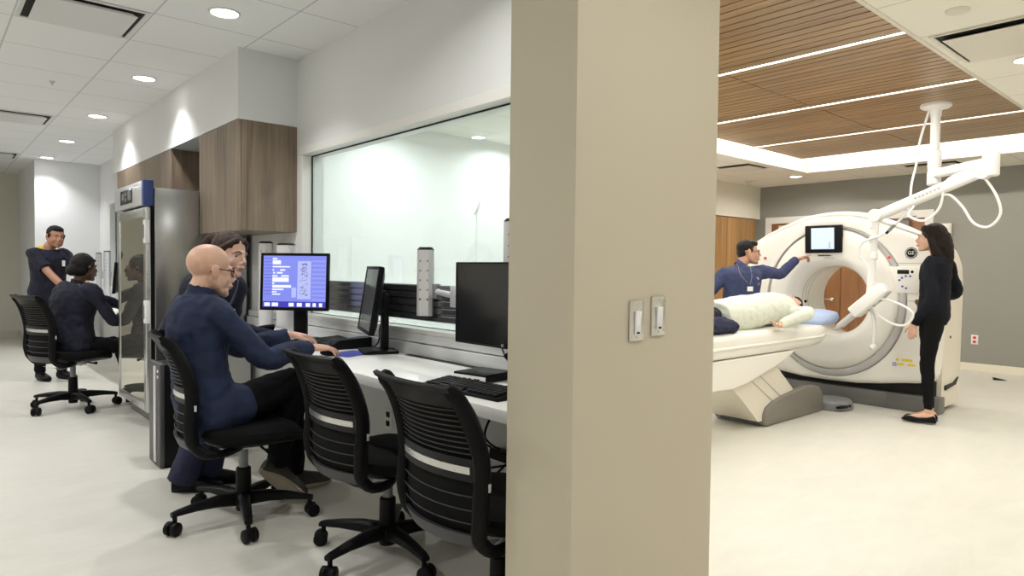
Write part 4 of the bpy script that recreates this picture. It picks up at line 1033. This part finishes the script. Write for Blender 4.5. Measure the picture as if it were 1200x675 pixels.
class Head:
    def __init__(self, c, f, u, k=1.0):
        self.c = V(c); self.f = V(f).normalized(); u = V(u); self.u = (u - self.f * u.dot(self.f)).normalized(); self.s = self.f.cross(self.u); self.k = k
        self.R = M((self.s, self.f, self.u)).transposed()
    def P(self, s, f, u): return self.c + self.R @ V((s, f, u)) * self.k
    def E(self, mb, c, r, rot=None): mb.sphere(self.P(*c), [x * self.k for x in r], self.R @ rot if rot else self.R)
    def T(self, mb, pts, r, n=10, sm=3): mb.tube([self.P(*p) for p in pts], [q * self.k for q in r] if isinstance(r, (list, tuple)) else r * self.k, n, smooth=sm)
    def skull(self, mb, fem=False, jaw=1.0):
        E = self.E
        E(mb, (0, -.016, .034), (.075, .095, .084)); E(mb, (0, .028, -.022), (.060, .064, .088))
        E(mb, (0, .050, -.086), (.036 * jaw, .038, .028)); E(mb, (0, .074, -.100), (.020 * jaw, .019, .018))
        for s in (-1, 1):
            self.T(mb, [(s * .062, -.002, -.035), (s * .054 * jaw, .014, -.070), (s * .026 * jaw, .046, -.092)], [.020, .019, .016])
            E(mb, (s * .036, .061, -.034), (.021, .019, .024)); E(mb, (s * .034, .068, .016), (.021, .015, .009))
            E(mb, (s * .078, -.004, -.010), (.010, .020, .032), M.Rotation(s * .35, 3, 'Z')); E(mb, (s * .085, -.014, .002), (.007, .015, .022))
            E(mb, (s * .012, .099, -.039), (.009, .010, .008))
        for s in (-1, 1): E(mb, (s * .036, .016, -.046), (.032, .048, .05))
        E(mb, (0, .079, .018), (.03, .016, .012))
        self.T(mb, [(0, .090, .010), (0, .101, -.012), (0, .113, -.034)], [.0085, .0095, .0115]); E(mb, (0, .090, -.062), (.026, .012, .016))
        E(mb, (0, .0985, -.060), (.020, .006, .0055)); E(mb, (0, .0945, -.071), (.017, .008, .0065))
    def dents(self):
        k = self.k
        return [(tuple(self.P(s * .031, .092, -.002)), .012 * k, tuple(-self.f * .0075 * k)) for s in (-1, 1)]
    def features(self, o, brow, lips=True):
        for s in (-1, 1):
            e = MB().sphere(self.P(s * .031, .0668, -.002), .0125 * self.k, self.R, 14, 10)
            e.mat(1).sphere(self.P(s * .031, .0770, -.002), (.0062 * self.k, .0042 * self.k, .0062 * self.k), self.R, 12, 8)
            e.build('eye', [EYEW, IRIS], o)
            b = MB(); self.T(b, [(s * .012, .095, .017), (s * .03, .093, .024), (s * .048, .078, .018)], [.002, .0032, .0015], 6); b.build('eyebrow', brow, o)
        if lips:
            b = MB(); self.T(b, [(-.021, .095, -.0665), (-.009, .1025, -.0625), (0, .104, -.064), (.009, .1025, -.0625), (.021, .095, -.0665)], [.0015, .0038, .0034, .0038, .0015], 8)
            self.T(b, [(-.019, .096, -.068), (0, .1015, -.072), (.019, .096, -.068)], [.0015, .0048, .0015], 8); b.build('lips', LIPS, o)
    def glasses(self, o, m):
        g = MB()
        for s in (-1, 1):
            ring = [self.P(s * (.033 + .024 * math.copysign(abs(math.cos(a)) ** .6, math.cos(a))), .102 - .012 * abs(math.cos(a)) ** 2 - (.01 if math.cos(a) > 0 else 0), -.004 + .016 * math.copysign(abs(math.sin(a)) ** .6, math.sin(a))) for a in [2 * PI * j / 20 for j in range(21)]]
            g.tube(ring, .0019 * self.k, 6, cap=False)
            g.tube([self.P(s * .057, .083, .004), self.P(s * .074, .05, .006), self.P(s * .081, -.005, .008), self.P(s * .079, -.03, -.010)], .0021 * self.k, 6)
        g.tube([self.P(-.009, .103, .002), self.P(0, .108, .004), self.P(.009, .103, .002)], .0018 * self.k, 6)
        g.build('glasses', m, o)

BODY = [(-.17, .125, .095, .0), (-.05, .155, .115, -.005), (.10, .158, .115, .0), (.30, .138, .105, .004), (.50, .142, .108, .008), (.68, .160, .116, .006), (.82, .165, .108, .0), (.92, .135, .085, -.008), (.98, .085, .065, -.012), (1.03, .055, .055, -.010)]
def person(label, loc, pel, neck, hc, face, hup, front, sh, arms, legs, skin, hair, h=1.72, mid=None, hips=None, voxel=.005, shw=None, fat=1.0, fem=False, top=None, bottom=None, shoes=None,
           collar=.0, hem=0.0, sleeves=1.0, hands=None, hairfn=None, glasses=None, brow=None, twist=None, fold=.016, barefoot=False, neckoff=None, feat=True, ease=.014, hemz=0.0, skirt=False):
    """legs / arms: ((wrist, elbow pole), ...) for left then right; world points"""
    k = h / 1.72; pel, neck, hc = V(pel), V(neck), V(hc); front = V(front).normalized()
    up = V((0, 0, 1)); axis = (neck - pel).normalized()
    right = front.cross(axis).normalized()
    pr = V(hips).normalized() if hips else right
    spine = [pel, V(mid) if mid else pel.lerp(neck, .5) - front * .01 * k, neck]
    hw = shw or (.178 if not fem else .158) * k
    body = MB(); cl = MB(); tr = MB()
    sc_ = lambda S, e: [(t, w * k * fat + e, d * k * fat + e, o * k) for t, w, d, o in S]
    trunk(body, spine, pr, right, sc_(BODY, -.012 if top is None else -.028))
    H = Head(hc, face, hup, k); H.skull(body, fem, .88 if fem else 1.0)
    body.tube([neck - axis * .03 * k, neck + axis * .015, H.P(0, -.022, -.055), H.P(0, -.02, 0)], [.052 * k if not fem else .043 * k, .056 * k if not fem else .047 * k, .054 * k if not fem else .046 * k, .05 * k], 14, smooth=4)
    J = {}
    for i, sgn in enumerate((-1, 1)):
        S = V(sh[i]) if sh else neck - axis * .055 * k + right * (sgn * hw)
        W, pole = arms[i][:2]
        E_, W = ik(S, W, .305 * k, .262 * k, pole)
        J[i] = (S, E_, W)
        body.tube([S.lerp(neck - axis * .08, .4), S, S.lerp(E_, .5), E_, E_.lerp(W, .4), W], [.05 * k, .050 * k, .045 * k, .038 * k, .038 * k, .0265 * k], 12, smooth=4)
        hd_, hn, hcurl = hands[i][:3]; hand(body, W, hd_, hn, sgn > 0, hcurl, (.96 if not fem else .88) * k, *(hands[i][3:]))
        e = .016 if top is not None else 0
        a = [S.lerp(neck - axis * .08 * k, .45), S, S.lerp(E_, .5), E_, E_.lerp(W, .5), W - (W - E_).normalized() * .004]
        r = [.062, .066, .060, .054, .050, .040]
        if sleeves < 1: a = [a[0], S, S.lerp(E_, .35), S.lerp(E_, .75)]; r = [.052, .056, .063, .067]
        cl.tube(a, [q * k * (fat if j < 2 else 1) * (1 if not fem else .9) for j, q in enumerate(r)], 14, smooth=5)
        if sleeves == 1: cl.tube([W - (W - E_).normalized() * .035, W - (W - E_).normalized() * .002], [.0405 * k * (.92 if fem else 1), .039 * k * (.92 if fem else 1)], 14)
    cs = [(t, w, d, o) for t, w, d, o in BODY if t <= .985]
    cs = [(-.17 - hem, *cs[0][1:])] + [(cs[1][0] - hem * .4, *cs[1][1:])] + cs[2:] if hem or True else cs
    trunk(cl, spine, pr, right, sc_(cs, ease))
    if collar:
        T = (H.P(0, -.022, -.055) - neck).normalized(); ring = []
        for zz, rr in ((-.035, .075), (.0, .066), (collar, .062 + .006), (collar, .056), (0, .054)):
            c = neck + T * zz + front * .004; f2 = (front - T * front.dot(T)).normalized(); s2 = T.cross(f2)
            ring.append([c + s2 * (rr * k * math.cos(a)) + f2 * (rr * 1.05 * k * math.sin(a)) - T * (.022 * max(0, math.sin(a)) if zz > 0 else 0) for a in [2 * PI * j / 24 for j in range(24)]])
        cl.loft(ring, cap=False, close=True)
    feet = []
    for i, sgn in enumerate((-1, 1)):
        A, kp, toe = legs[i][:3]; Hp = pel + pr * (sgn * .088 * k) - axis * .02
        K, A = ik(Hp, A, .425 * k, .415 * k, kp); toe = V(toe).normalized()
        body.tube([Hp, Hp.lerp(K, .4), K, K.lerp(A, .35), A], [q * k * (.72 if bottom else 1) for q in (.078, .070, .050, .050, .040)], 12, smooth=4)
        tr.tube([Hp + (Hp - K).normalized() * .02, Hp.lerp(K, .25), Hp.lerp(K, .6), K, K.lerp(A, .4), A.lerp(K, hemz)], [q * k * (.94 if fem else 1) for q in ((.098, .090, .078, .066, .062, .052) if not legs[i][3:] else legs[i][3])], 14, smooth=5)
        if skirt:
            for q in (.02, .14, .24): cl.sphere(Hp.lerp(K, q) + V((0, 0, .004)), (.118 * k, .108 * k, .104 * k))
        fu = V(legs[i][4]) if len(legs[i]) > 4 else V((0, 0, 1)); fu = (fu - toe * fu.dot(toe)).normalized(); fs = toe.cross(fu)
        feet.append((A, toe, fu, fs, K))
        hl = A - toe * .045 * k - fu * .083
        secs = ((-.01, .022, .022, .022), (.0, .030, .045, .045), (.06, .033, .06, .058), (.12, .040, .042, .040), (.18, .043, .030, .028), (.22, .036, .022, .020), (.245, .018, .012, .012))
        body.loft([[hl + toe * x * k + fs * (w_ * .76 * k * math.cos(a)) + fu * (c_ * .95 * k + c_ * .74 * k * math.sin(a)) for a in [2 * PI * j / 14 for j in range(14)]] for x, w_, c_, _ in secs])
    ptr = [(-.20, .115, .098, 0), (-.12, .150, .118, -.004), (-.05, .162, .122, -.006), (.06, .160, .12, 0), (.16, .150, .114, .002)]
    trunk(tr, spine, pr, pr, sc_(ptr, .004))
    me = remesh(body, 'person', voxel, 4, dents=H.dents())
    o = link('person', me, skin, smooth=False)
    for p in me.polygons: p.use_smooth = True
    me.transform(M.Translation(-V(loc))); o.location = loc
    tag(o, label, 'person')
    def cloth(mb, name, m, vx, f):
        q = remesh(mb, name, vx, 4, f, .09); c = link(name, q, m, o, smooth=False)
        for p in q.polygons: p.use_smooth = True
        return c
    if top: cloth(cl, top[0], top[1], .008, fold)
    else: cl.bm.free()
    if bottom: cloth(tr, bottom[0], bottom[1], .008, fold)
    else: tr.bm.free()
    if shoes:
        for A, toe, fu, fs, K in feet:
            hl = A - toe * .052 * k - fu * .083
            if shoes[0] == 'ballet_flat':
                secs = ((-.006, .020, .002, .040), (.01, .032, .001, .070), (.06, .037, .0, .050), (.12, .046, .0, .042), (.18, .049, .0, .048), (.225, .038, .0, .040), (.252, .014, .002, .020))
            else: secs = ((-.008, .026, .006, .075), (.02, .036, .004, .098), (.07, .040, .004, .098), (.13, .046, .004, .076), (.19, .049, .004, .058), (.235, .040, .004, .046), (.262, .016, .006, .028))
            b = MB().loft([[hl + toe * x * k + fs * (w_ * k * math.copysign(abs(math.cos(a)) ** .8, math.cos(a))) + fu * (k * (lo + (hi - lo) * (.5 + .5 * math.copysign(abs(math.sin(a)) ** .7, math.sin(a))))) for a in [2 * PI * j / 18 for j in range(18)]] for x, w_, lo, hi in secs])
            s_ = b.build(shoes[0], shoes[1], o, angle=60)
            if shoes[0] != 'ballet_flat':
                b = MB().loft([[hl + toe * (.127 + .142 * math.cos(a)) * k + fs * ((.040 + .010 * math.cos(a)) * k * math.sin(a)) + fu * z for a in [2 * PI * j / 24 for j in range(24)]] for z in (0, .020)])
                b.build('sole', shoes[2], s_, angle=60)
    if feat: H.features(o, brow or hair)
    if glasses: H.glasses(o, glasses)
    if hairfn:
        hb = MB(); hairfn(H, hb); q = remesh(hb, 'hair', .005, 3, .007, .03); c = link('hair', q, hair, o, smooth=False)
        for p in q.polygons: p.use_smooth = True
    o2 = o
    return o2, H, J, dict(front=front, right=right, axis=axis, neck=neck, pel=pel, k=k)

def hair_short(H, mb):
    H.E(mb, (0, -.026, .048), (.0795, .094, .082)); H.E(mb, (0, .02, .085), (.062, .066, .036)); H.E(mb, (0, -.06, .0), (.066, .055, .06))
    for s in (-1, 1): H.T(mb, [(s * .073, .022, .030), (s * .077, .012, .0), (s * .073, .010, -.018)], [.014, .008, .004])
def hair_bun(H, mb):
    H.E(mb, (0, -.024, .040), (.083, .098, .090)); H.E(mb, (0, -.05, -.01), (.074, .066, .07)); H.E(mb, (0, -.115, -.02), (.05, .045, .05))
    for s in (-1, 1): H.T(mb, [(s * .055, .05, .07), (s * .078, .01, .03), (s * .075, -.02, -.01)], [.012, .014, .02])
def hair_pony(H, mb):
    H.E(mb, (0, -.024, .044), (.082, .097, .088)); H.E(mb, (0, -.055, .0), (.070, .06, .06))
    for s in (-1, 1): H.T(mb, [(s * .02, .066, .088), (s * .058, .05, .062), (s * .079, .01, .025), (s * .07, -.04, .0)], [.014, .014, .014, .03])
    H.T(mb, [(0, -.09, .07), (0, -.14, .085), (-.01, -.18, .05), (-.015, -.195, -.03), (-.01, -.185, -.10), (0, -.175, -.16)], [.024, .030, .036, .034, .026, .008], 12)
def hair_long(H, mb):
    H.E(mb, (0, -.024, .042), (.085, .100, .092)); H.E(mb, (0, .045, .09), (.05, .04, .025))
    for s in (-1, 1):
        H.T(mb, [(s * .02, .072, .095), (s * .06, .055, .07), (s * .083, .01, .03), (s * .082, -.03, -.05), (s * .075, -.06, -.13), (s * .06, -.09, -.22), (s * .045, -.10, -.30)], [.012, .016, .02, .034, .04, .036, .02], 12)
    H.T(mb, [(0, -.05, .06), (0, -.085, .02), (0, -.105, -.06), (0, -.12, -.15), (0, -.128, -.24), (0, -.125, -.33)], [.03, .06, .066, .06, .05, .02], 14)
    H.E(mb, (0, -.06, -.05), (.085, .06, .10))

RELAX = (.25, .35, .4, .42, .45)
FLAT = (.1, .18, .16, .18, .2)
# --- the seated bald man
f = hd(98); rt = hd(188)
p, H, J, D = person('seated bald man in navy jacket and glasses typing at the lit monitor', (1.1, 3.3, 0), pel=(1.02, 3.335, .535), neck=(1.005, 3.395, 1.075), hc=(1.055, 3.395, 1.195), face=hd(88) + V((0, 0, -.12)), hup=V((.05, 0, 1)), front=f, mid=(.975, 3.355, .80),
    sh=[(1.05, 3.585, 1.015), (1.02, 3.235, 1.01)],
    arms=[((1.515, 3.555, .845), (0, .5, -1)), ((1.495, 3.255, .806), (-.2, -.55, -1))],
    hands=[(V((.85, .05, -.12)), (0, 0, -1), (.1, .3, .34, .36, .4)), (V((.96, -.18, -.07)), (-.1, .1, -1), (.1, .26, .30, .34, .38))],
    legs=[((1.52, 3.50, .095), (.6, 0, 1), hd(85)), ((1.36, 3.36, .20), (.7, 0, 1), V((.75, -.12, -.62)), (.098, .092, .082, .070, .064, .054), (.5, .6, .55))],
    skin=SKIN_A, hair=HAIR_K, h=1.80, voxel=.0042, top=('jacket', NAVY), bottom=('trousers', BLKT), shoes=('shoe', SHOEM, SOLE), collar=.045, hem=.06, skirt=True, glasses=BLKG, fold=.020)
# --- the woman leaning in behind him
f = hd(128)
p, H, J, D = person('woman with brown ponytail in navy jacket leaning in behind the seated man', (1.06, 3.85, 0), pel=(1.10, 3.99, .835), neck=(1.225, 3.775, 1.16), hc=(1.245, 3.69, 1.275), face=hd(155) + V((0, 0, -.10)), hup=V((.12, -.05, 1)), front=hd(140) + V((0, 0, -.5)), hips=hd(215), mid=(1.15, 3.90, 1.01), sh=[(1.335, 3.865, 1.11), (1.12, 3.66, 1.09)],
    arms=[((1.60, 4.02, .805), (0, .5, -1)), ((1.16, 3.72, .72), (-.3, .6, -.6))],
    hands=[(V((.8, -.25, -.15)), (0, 0, -1), FLAT), (V((.2, .1, -.9)), (0, .9, 0), RELAX)],
    legs=[((1.20, 3.92, .085), (.5, -.4, .4), hd(115), (.098, .094, .086, .078, .080, .084)), ((1.06, 3.86, .085), (.5, -.4, .4), hd(120), (.098, .094, .086, .078, .080, .084))],
    skin=SKIN_B, hair=HAIR_M, h=1.66, fem=True, voxel=.0042, top=('jacket', NAVYD), bottom=('trousers', NAVYT), shoes=('shoe', BLK, BLK), collar=.04, hem=.05, hemz=-.09, hairfn=hair_pony, brow=HAIR_M)
zp = MB(); 
for t in (0,): zp.tube([D['neck'] + hd(140) * .085 + V((.01, -.01, -.02)), D['neck'].lerp(D['pel'], .25) + hd(135) * .135, D['neck'].lerp(D['pel'], .55) + hd(135) * .15], .004, 6, smooth=4)
lab(zp.build('jacket_zip', mat('zip_blue_grey', (.18, .19, .32), .5), p), 'pale blue zip edge')
MB().box(D['neck'].lerp(D['pel'], .62) + hd(118) * .16 + V((.02, .02, -.01)), (.035, .004, .055), M.Rotation(-.7, 3, 'Z')).build('badge', PAPER, p)
# --- distant standing man
p, H, J, D = person('distant standing man in a short-sleeved navy top with black hair', (1.04, 8.52, 0), pel=(1.02, 8.55, .885), neck=(1.03, 8.53, 1.375), hc=(1.085, 8.51, 1.495), face=hd(165) + V((0, 0, -.05)), hup=V((.08, 0, 1)), front=hd(150), sh=None,
    arms=[((1.33, 8.22, 1.0), (0, .6, -.7)), ((1.14, 8.12, .93), (-1, .2, -.5))],
    hands=[(V((.4, -.6, -.3)), (0, 0, -1), RELAX), (V((.7, -.5, -.2)), (0, 0, -1), RELAX)],
    legs=[((1.13, 8.50, .085), (0, -1, 0), hd(150)), ((.94, 8.53, .085), (0, -1, 0), hd(165))],
    skin=SKIN_C, hair=HAIR_K, h=1.66, voxel=.0055, fat=1.12, top=('scrub_top', NAVYD), bottom=('trousers', BLKT), shoes=('shoe', BLK, BLK), hem=.14, sleeves=.7, hairfn=hair_short, fold=.018)
MB().box((1.14, 8.41, 1.22), (.03, .004, .06), M.Rotation(.4, 3, 'Z')).build('badge', PAPER, p)
# --- distant seated woman, her back to the camera
p, H, J, D = person('distant seated woman in navy jacket with black pinned-up hair seen from behind', (1.0, 6.6, 0), pel=(.96, 6.60, .535), neck=(1.01, 6.60, 1.03), hc=(1.055, 6.60, 1.165), face=hd(62), hup=V((.1, 0, 1)), front=hd(68), mid=(.955, 6.60, .78), sh=None,
    arms=[((1.48, 6.86, .80), (0, .6, -1)), ((1.40, 6.52, .80), (0, -.7, -1))],
    hands=[(V((1, 0, -.1)), (0, 0, -1), FLAT), (V((1, .1, -.1)), (0, 0, -1), FLAT)],
    legs=[((1.45, 6.76, .085), (.5, 0, 1), hd(85)), ((1.40, 6.50, .085), (.5, 0, 1), hd(85))],
    skin=SKIN_D, hair=HAIR_K, h=1.68, fem=True, shw=.185, voxel=.0055, fat=1.22, top=('jacket', NAVYD), bottom=('trousers', BLKT), shoes=('shoe', BLK, BLK), collar=.03, hem=.05, hairfn=hair_bun, fold=.022)
p.location.y += .08; p.location.z += .02
# --- the man pointing at the scanner screen
p, H, J, D = person('man in navy fleece and glasses behind the table pointing at the scanner screen', (5.68, 3.35, 0), pel=(5.69, 3.29, .83), neck=(5.735, 3.305, 1.27), hc=(5.80, 3.27, 1.392), face=hd(140), hup=V((.06, -.02, 1)), front=hd(222), mid=(5.715, 3.29, 1.04), sh=[(5.89, 3.185, 1.21), (5.625, 3.41, 1.18)],
    arms=[((6.37, 3.085, 1.335), (.3, .2, -1)), ((5.46, 3.44, .74), (-.8, .3, 0))],
    hands=[(V((.20, -.9, .30)), (-.1, -.2, -1), (.5, .06, .75, .85, .9)), (V((.15, -.5, -.7)), (.6, -.3, 0), RELAX)],
    legs=[((5.68, 3.29, .085), (0, -1, 0), hd(200)), ((5.52, 3.42, .085), (0, -1, 0), hd(235))],
    skin=SKIN_E, hair=HAIR_K, h=1.62, voxel=.0045, fat=1.12, top=('jacket', NAVYC), bottom=('trousers', NAVYD), shoes=('shoe', BLK, BLK), collar=.035, hem=.03, hairfn=hair_short, glasses=BLKG)
fr_ = D['front']; nk = D['neck']; c0 = nk + fr_ * .155 + V((0, 0, -.20)) - D['right'] * .03
ly_ = MB()
for s in (-1, 1): ly_.tube([nk + D['right'] * (.055 * s) + fr_ * .075, nk + D['right'] * (.05 * s) + fr_ * .145 + V((0, 0, -.09)), c0 + V((0, 0, .03)) + D['right'] * .003 * s], .003, 6, smooth=4)
lab(ly_.build('lanyard', MGREY, p), 'thin grey lanyard')
lab(MB().box(c0 + V((0, 0, -.01)) + fr_ * .012, (.06, .004, .042), M.Rotation(-.38, 3, 'Z')).build('badge', PAPER, p), 'white name badge')
eb = MB(); ec = nk - D['right'] * .105 + fr_ * .118 + V((0, 0, -.12)); Rb = M((-D['right'], -fr_, V((0, 0, 1)))).transposed()
for i in range(4): eb.tube([ec + Rb @ V((.016 * math.cos(a) * (1 - i * .2), -.012, .02 * math.sin(a) * (1 - i * .2))) for a in [2 * PI * j / 10 for j in range(11)]][:7 + i], .0018, 6)
for i in range(3): eb.box(ec + Rb @ V((0, -.010, -.035 - i * .009)), (.05 - i * .01, .002, .004), Rb)
lab(eb.build('chest_emblem', mat('emblem_thread', (.45, .48, .56), .7), p), 'pale embroidered emblem on the chest')
# --- the woman standing at the scanner
p, H, J, D = person('woman with long dark hair in a black top and trousers standing at the scanner', (6.14, 1.92, 0), pel=(6.20, 1.855, .897), neck=(6.235, 1.855, 1.365), hc=(6.225, 1.895, 1.505), face=hd(352) + V((0, 0, .04)), hup=V((0, 0, 1)), front=hd(350), mid=(6.21, 1.845, 1.10), sh=[(6.112, 1.86, 1.295), (6.355, 1.81, 1.30)],
    arms=[((6.04, 1.945, .80), (-.3, -1, 0)), ((6.33, 1.93, .99), (1, -.65, -.1))],
    hands=[(V((.0, .12, -1)), (.9, .1, 0), RELAX), (V((-.5, .6, -.2)), (-.6, -.5, 0), RELAX)],
    legs=[((6.115, 1.845, .085), (0, 1, 0), hd(352), (.094, .092, .076, .056, .052, .036)), ((6.255, 1.875, .085), (0, 1, 0), hd(345), (.094, .092, .076, .056, .052, .036))],
    skin=SKIN_A, hair=HAIR_B, h=1.62, fem=True, voxel=.0045, top=('cardigan', INK), bottom=('trousers', BLKT), shoes=('ballet_flat', BLK), collar=.02, hem=.03, hemz=.06, fat=.93, shw=.15, hairfn=hair_long, fold=.012)
# --- the patient on the table
p, H, J, D = person('patient in a pale gown lying on the scanner table, one hand at its edge', (4.8, TY, .765), pel=(4.95, TY, .885), neck=(5.64, TY, .88), hc=(5.80, TY, .905), face=V((-.12, 0, 1)), hup=V((1, 0, .1)), front=(0, 0, 1), mid=(5.30, TY, .90), sh=[(5.50, TY + .18, .87), (5.46, TY - .185, .87)],
    arms=[((5.20, TY + .20, .80), (0, 1, .2)), ((5.07, TY - .265, .80), (0, -1, .35))],
    hands=[(V((-1, -.1, 0)), (0, -.3, -1), RELAX), (V((-.95, -.25, -.06)), (0, -.2, 1), (.3, .25, .28, .30, .34))],
    legs=[((4.13, TY + .10, .845), (0, .1, 1), (-.25, .2, 1)), ((4.13, TY - .10, .845), (0, -.1, 1), (-.25, -.2, 1))],
    skin=SKIN_A, hair=HAIR_K, h=1.62, voxel=.005, fat=1.03, top=('gown', GOWN), bottom=('trousers', NAVYD), shoes=None, collar=.02, hem=.42, ease=.026, hairfn=hair_short, fold=.016)

bk = MB()
for x, y, z, r in ((3.95, 2.70, .815, (.30, .10, .05)), (4.25, 2.67, .825, (.26, .09, .065)), (4.42, 2.655, .815, (.12, .075, .052))): bk.sphere((x, y, z), r)
q = remesh(bk, 'blanket', .008, 8, .03, .07)
base(tag(link('blanket', q, NAVYT), 'folded dark navy blanket lying beside the patient at the near table edge', 'blanket'), (4.2, 2.68, .765))
# ------------------------------------------------------------------ light and camera
w = bpy.data.worlds.new('world'); SC.world = w; w.use_nodes = True
w.node_tree.nodes['Background'].inputs[0].default_value = (1, .98, .95, 1); w.node_tree.nodes['Background'].inputs[1].default_value = .36
def area(name, loc, size, power, col=(1, .96, .9), rot=(0, 0, 0), sy=None, spread=180):
    l = bpy.data.lights.new(name, 'AREA'); l.energy = power; l.color = col; l.shape = 'DISK' if sy is None else 'RECTANGLE'; l.size = size
    if sy: l.size_y = sy
    l.spread = math.radians(spread)
    o = bpy.data.objects.new(name, l); COL.objects.link(o); o.location = loc; o.rotation_euler = rot; return o
for y in DL: area('downlight_or_fill_lamp', (1.345, y, CZ - .012), .13, 7, (.985, .985, 1), spread=108)
for y in (2.2, .35, -1.5): area('downlight_or_fill_lamp', (1.345, y, CZ - .012), .13, 9, (1, .985, .96), spread=150)  # same row continued out of view, towards and behind the camera
for y, e in ((-1.5, 6), (.35, 6), (2.2, 11), (4.075, 22), (5.93, 22), (7.77, 22), (9.61, 22)): area('downlight_or_fill_lamp', (-.5, y, CZ - .012), .13, e, (.98, .985, 1), spread=165)  # unseen second row, added as fill light for the corridor
for x, y in ((5.1, 1.05), (9.1, 4.45), (3.2, .6), (7.3, .6), (9.2, .6), (3.2, 4.9), (4.55, 5.05), (7.0, 4.8), (5.1, -.8), (7.3, -.8)): area('downlight_or_fill_lamp', (x, y, KZ - .012), .13, 13, (1, .965, .91), spread=160)
for x in (2.95, *STR): area('linear_lamp', (x, 2.6, SZ - .004), .034, 24, (1, .965, .91), sy=2.75)  # first lamp is out of view, added to brighten the window and desk
cam = bpy.data.cameras.new('camera'); co = bpy.data.objects.new('camera', cam); COL.objects.link(co); SC.camera = co
yaw, pit, rol, F = .721113, -.0290779, .0111085, 791.01
fw = V((math.sin(yaw) * math.cos(pit), math.cos(yaw) * math.cos(pit), math.sin(pit))); r0 = V((math.cos(yaw), -math.sin(yaw), 0)); u0 = r0.cross(fw)
r1 = r0 * math.cos(rol) + u0 * math.sin(rol); u1 = -r0 * math.sin(rol) + u0 * math.cos(rol)
co.matrix_world = M.Translation((0, 0, 1.22)) @ M((r1, u1, -fw)).transposed().to_4x4()
cam.sensor_width = 36; cam.lens = F / 1200 * 36; cam.clip_start = .02
vs = SC.view_settings; vs.view_transform = 'Standard'; vs.look = 'None'; vs.exposure = 0.0; vs.gamma = 1; vs.use_curve_mapping = False
SC.cycles.max_bounces = 8; SC.cycles.diffuse_bounces = 5; SC.cycles.transparent_max_bounces = 12
SC.cycles.sample_clamp_indirect = 6; SC.cycles.caustics_reflective = False; SC.cycles.caustics_refractive = False
SC.cycles.use_denoising = True
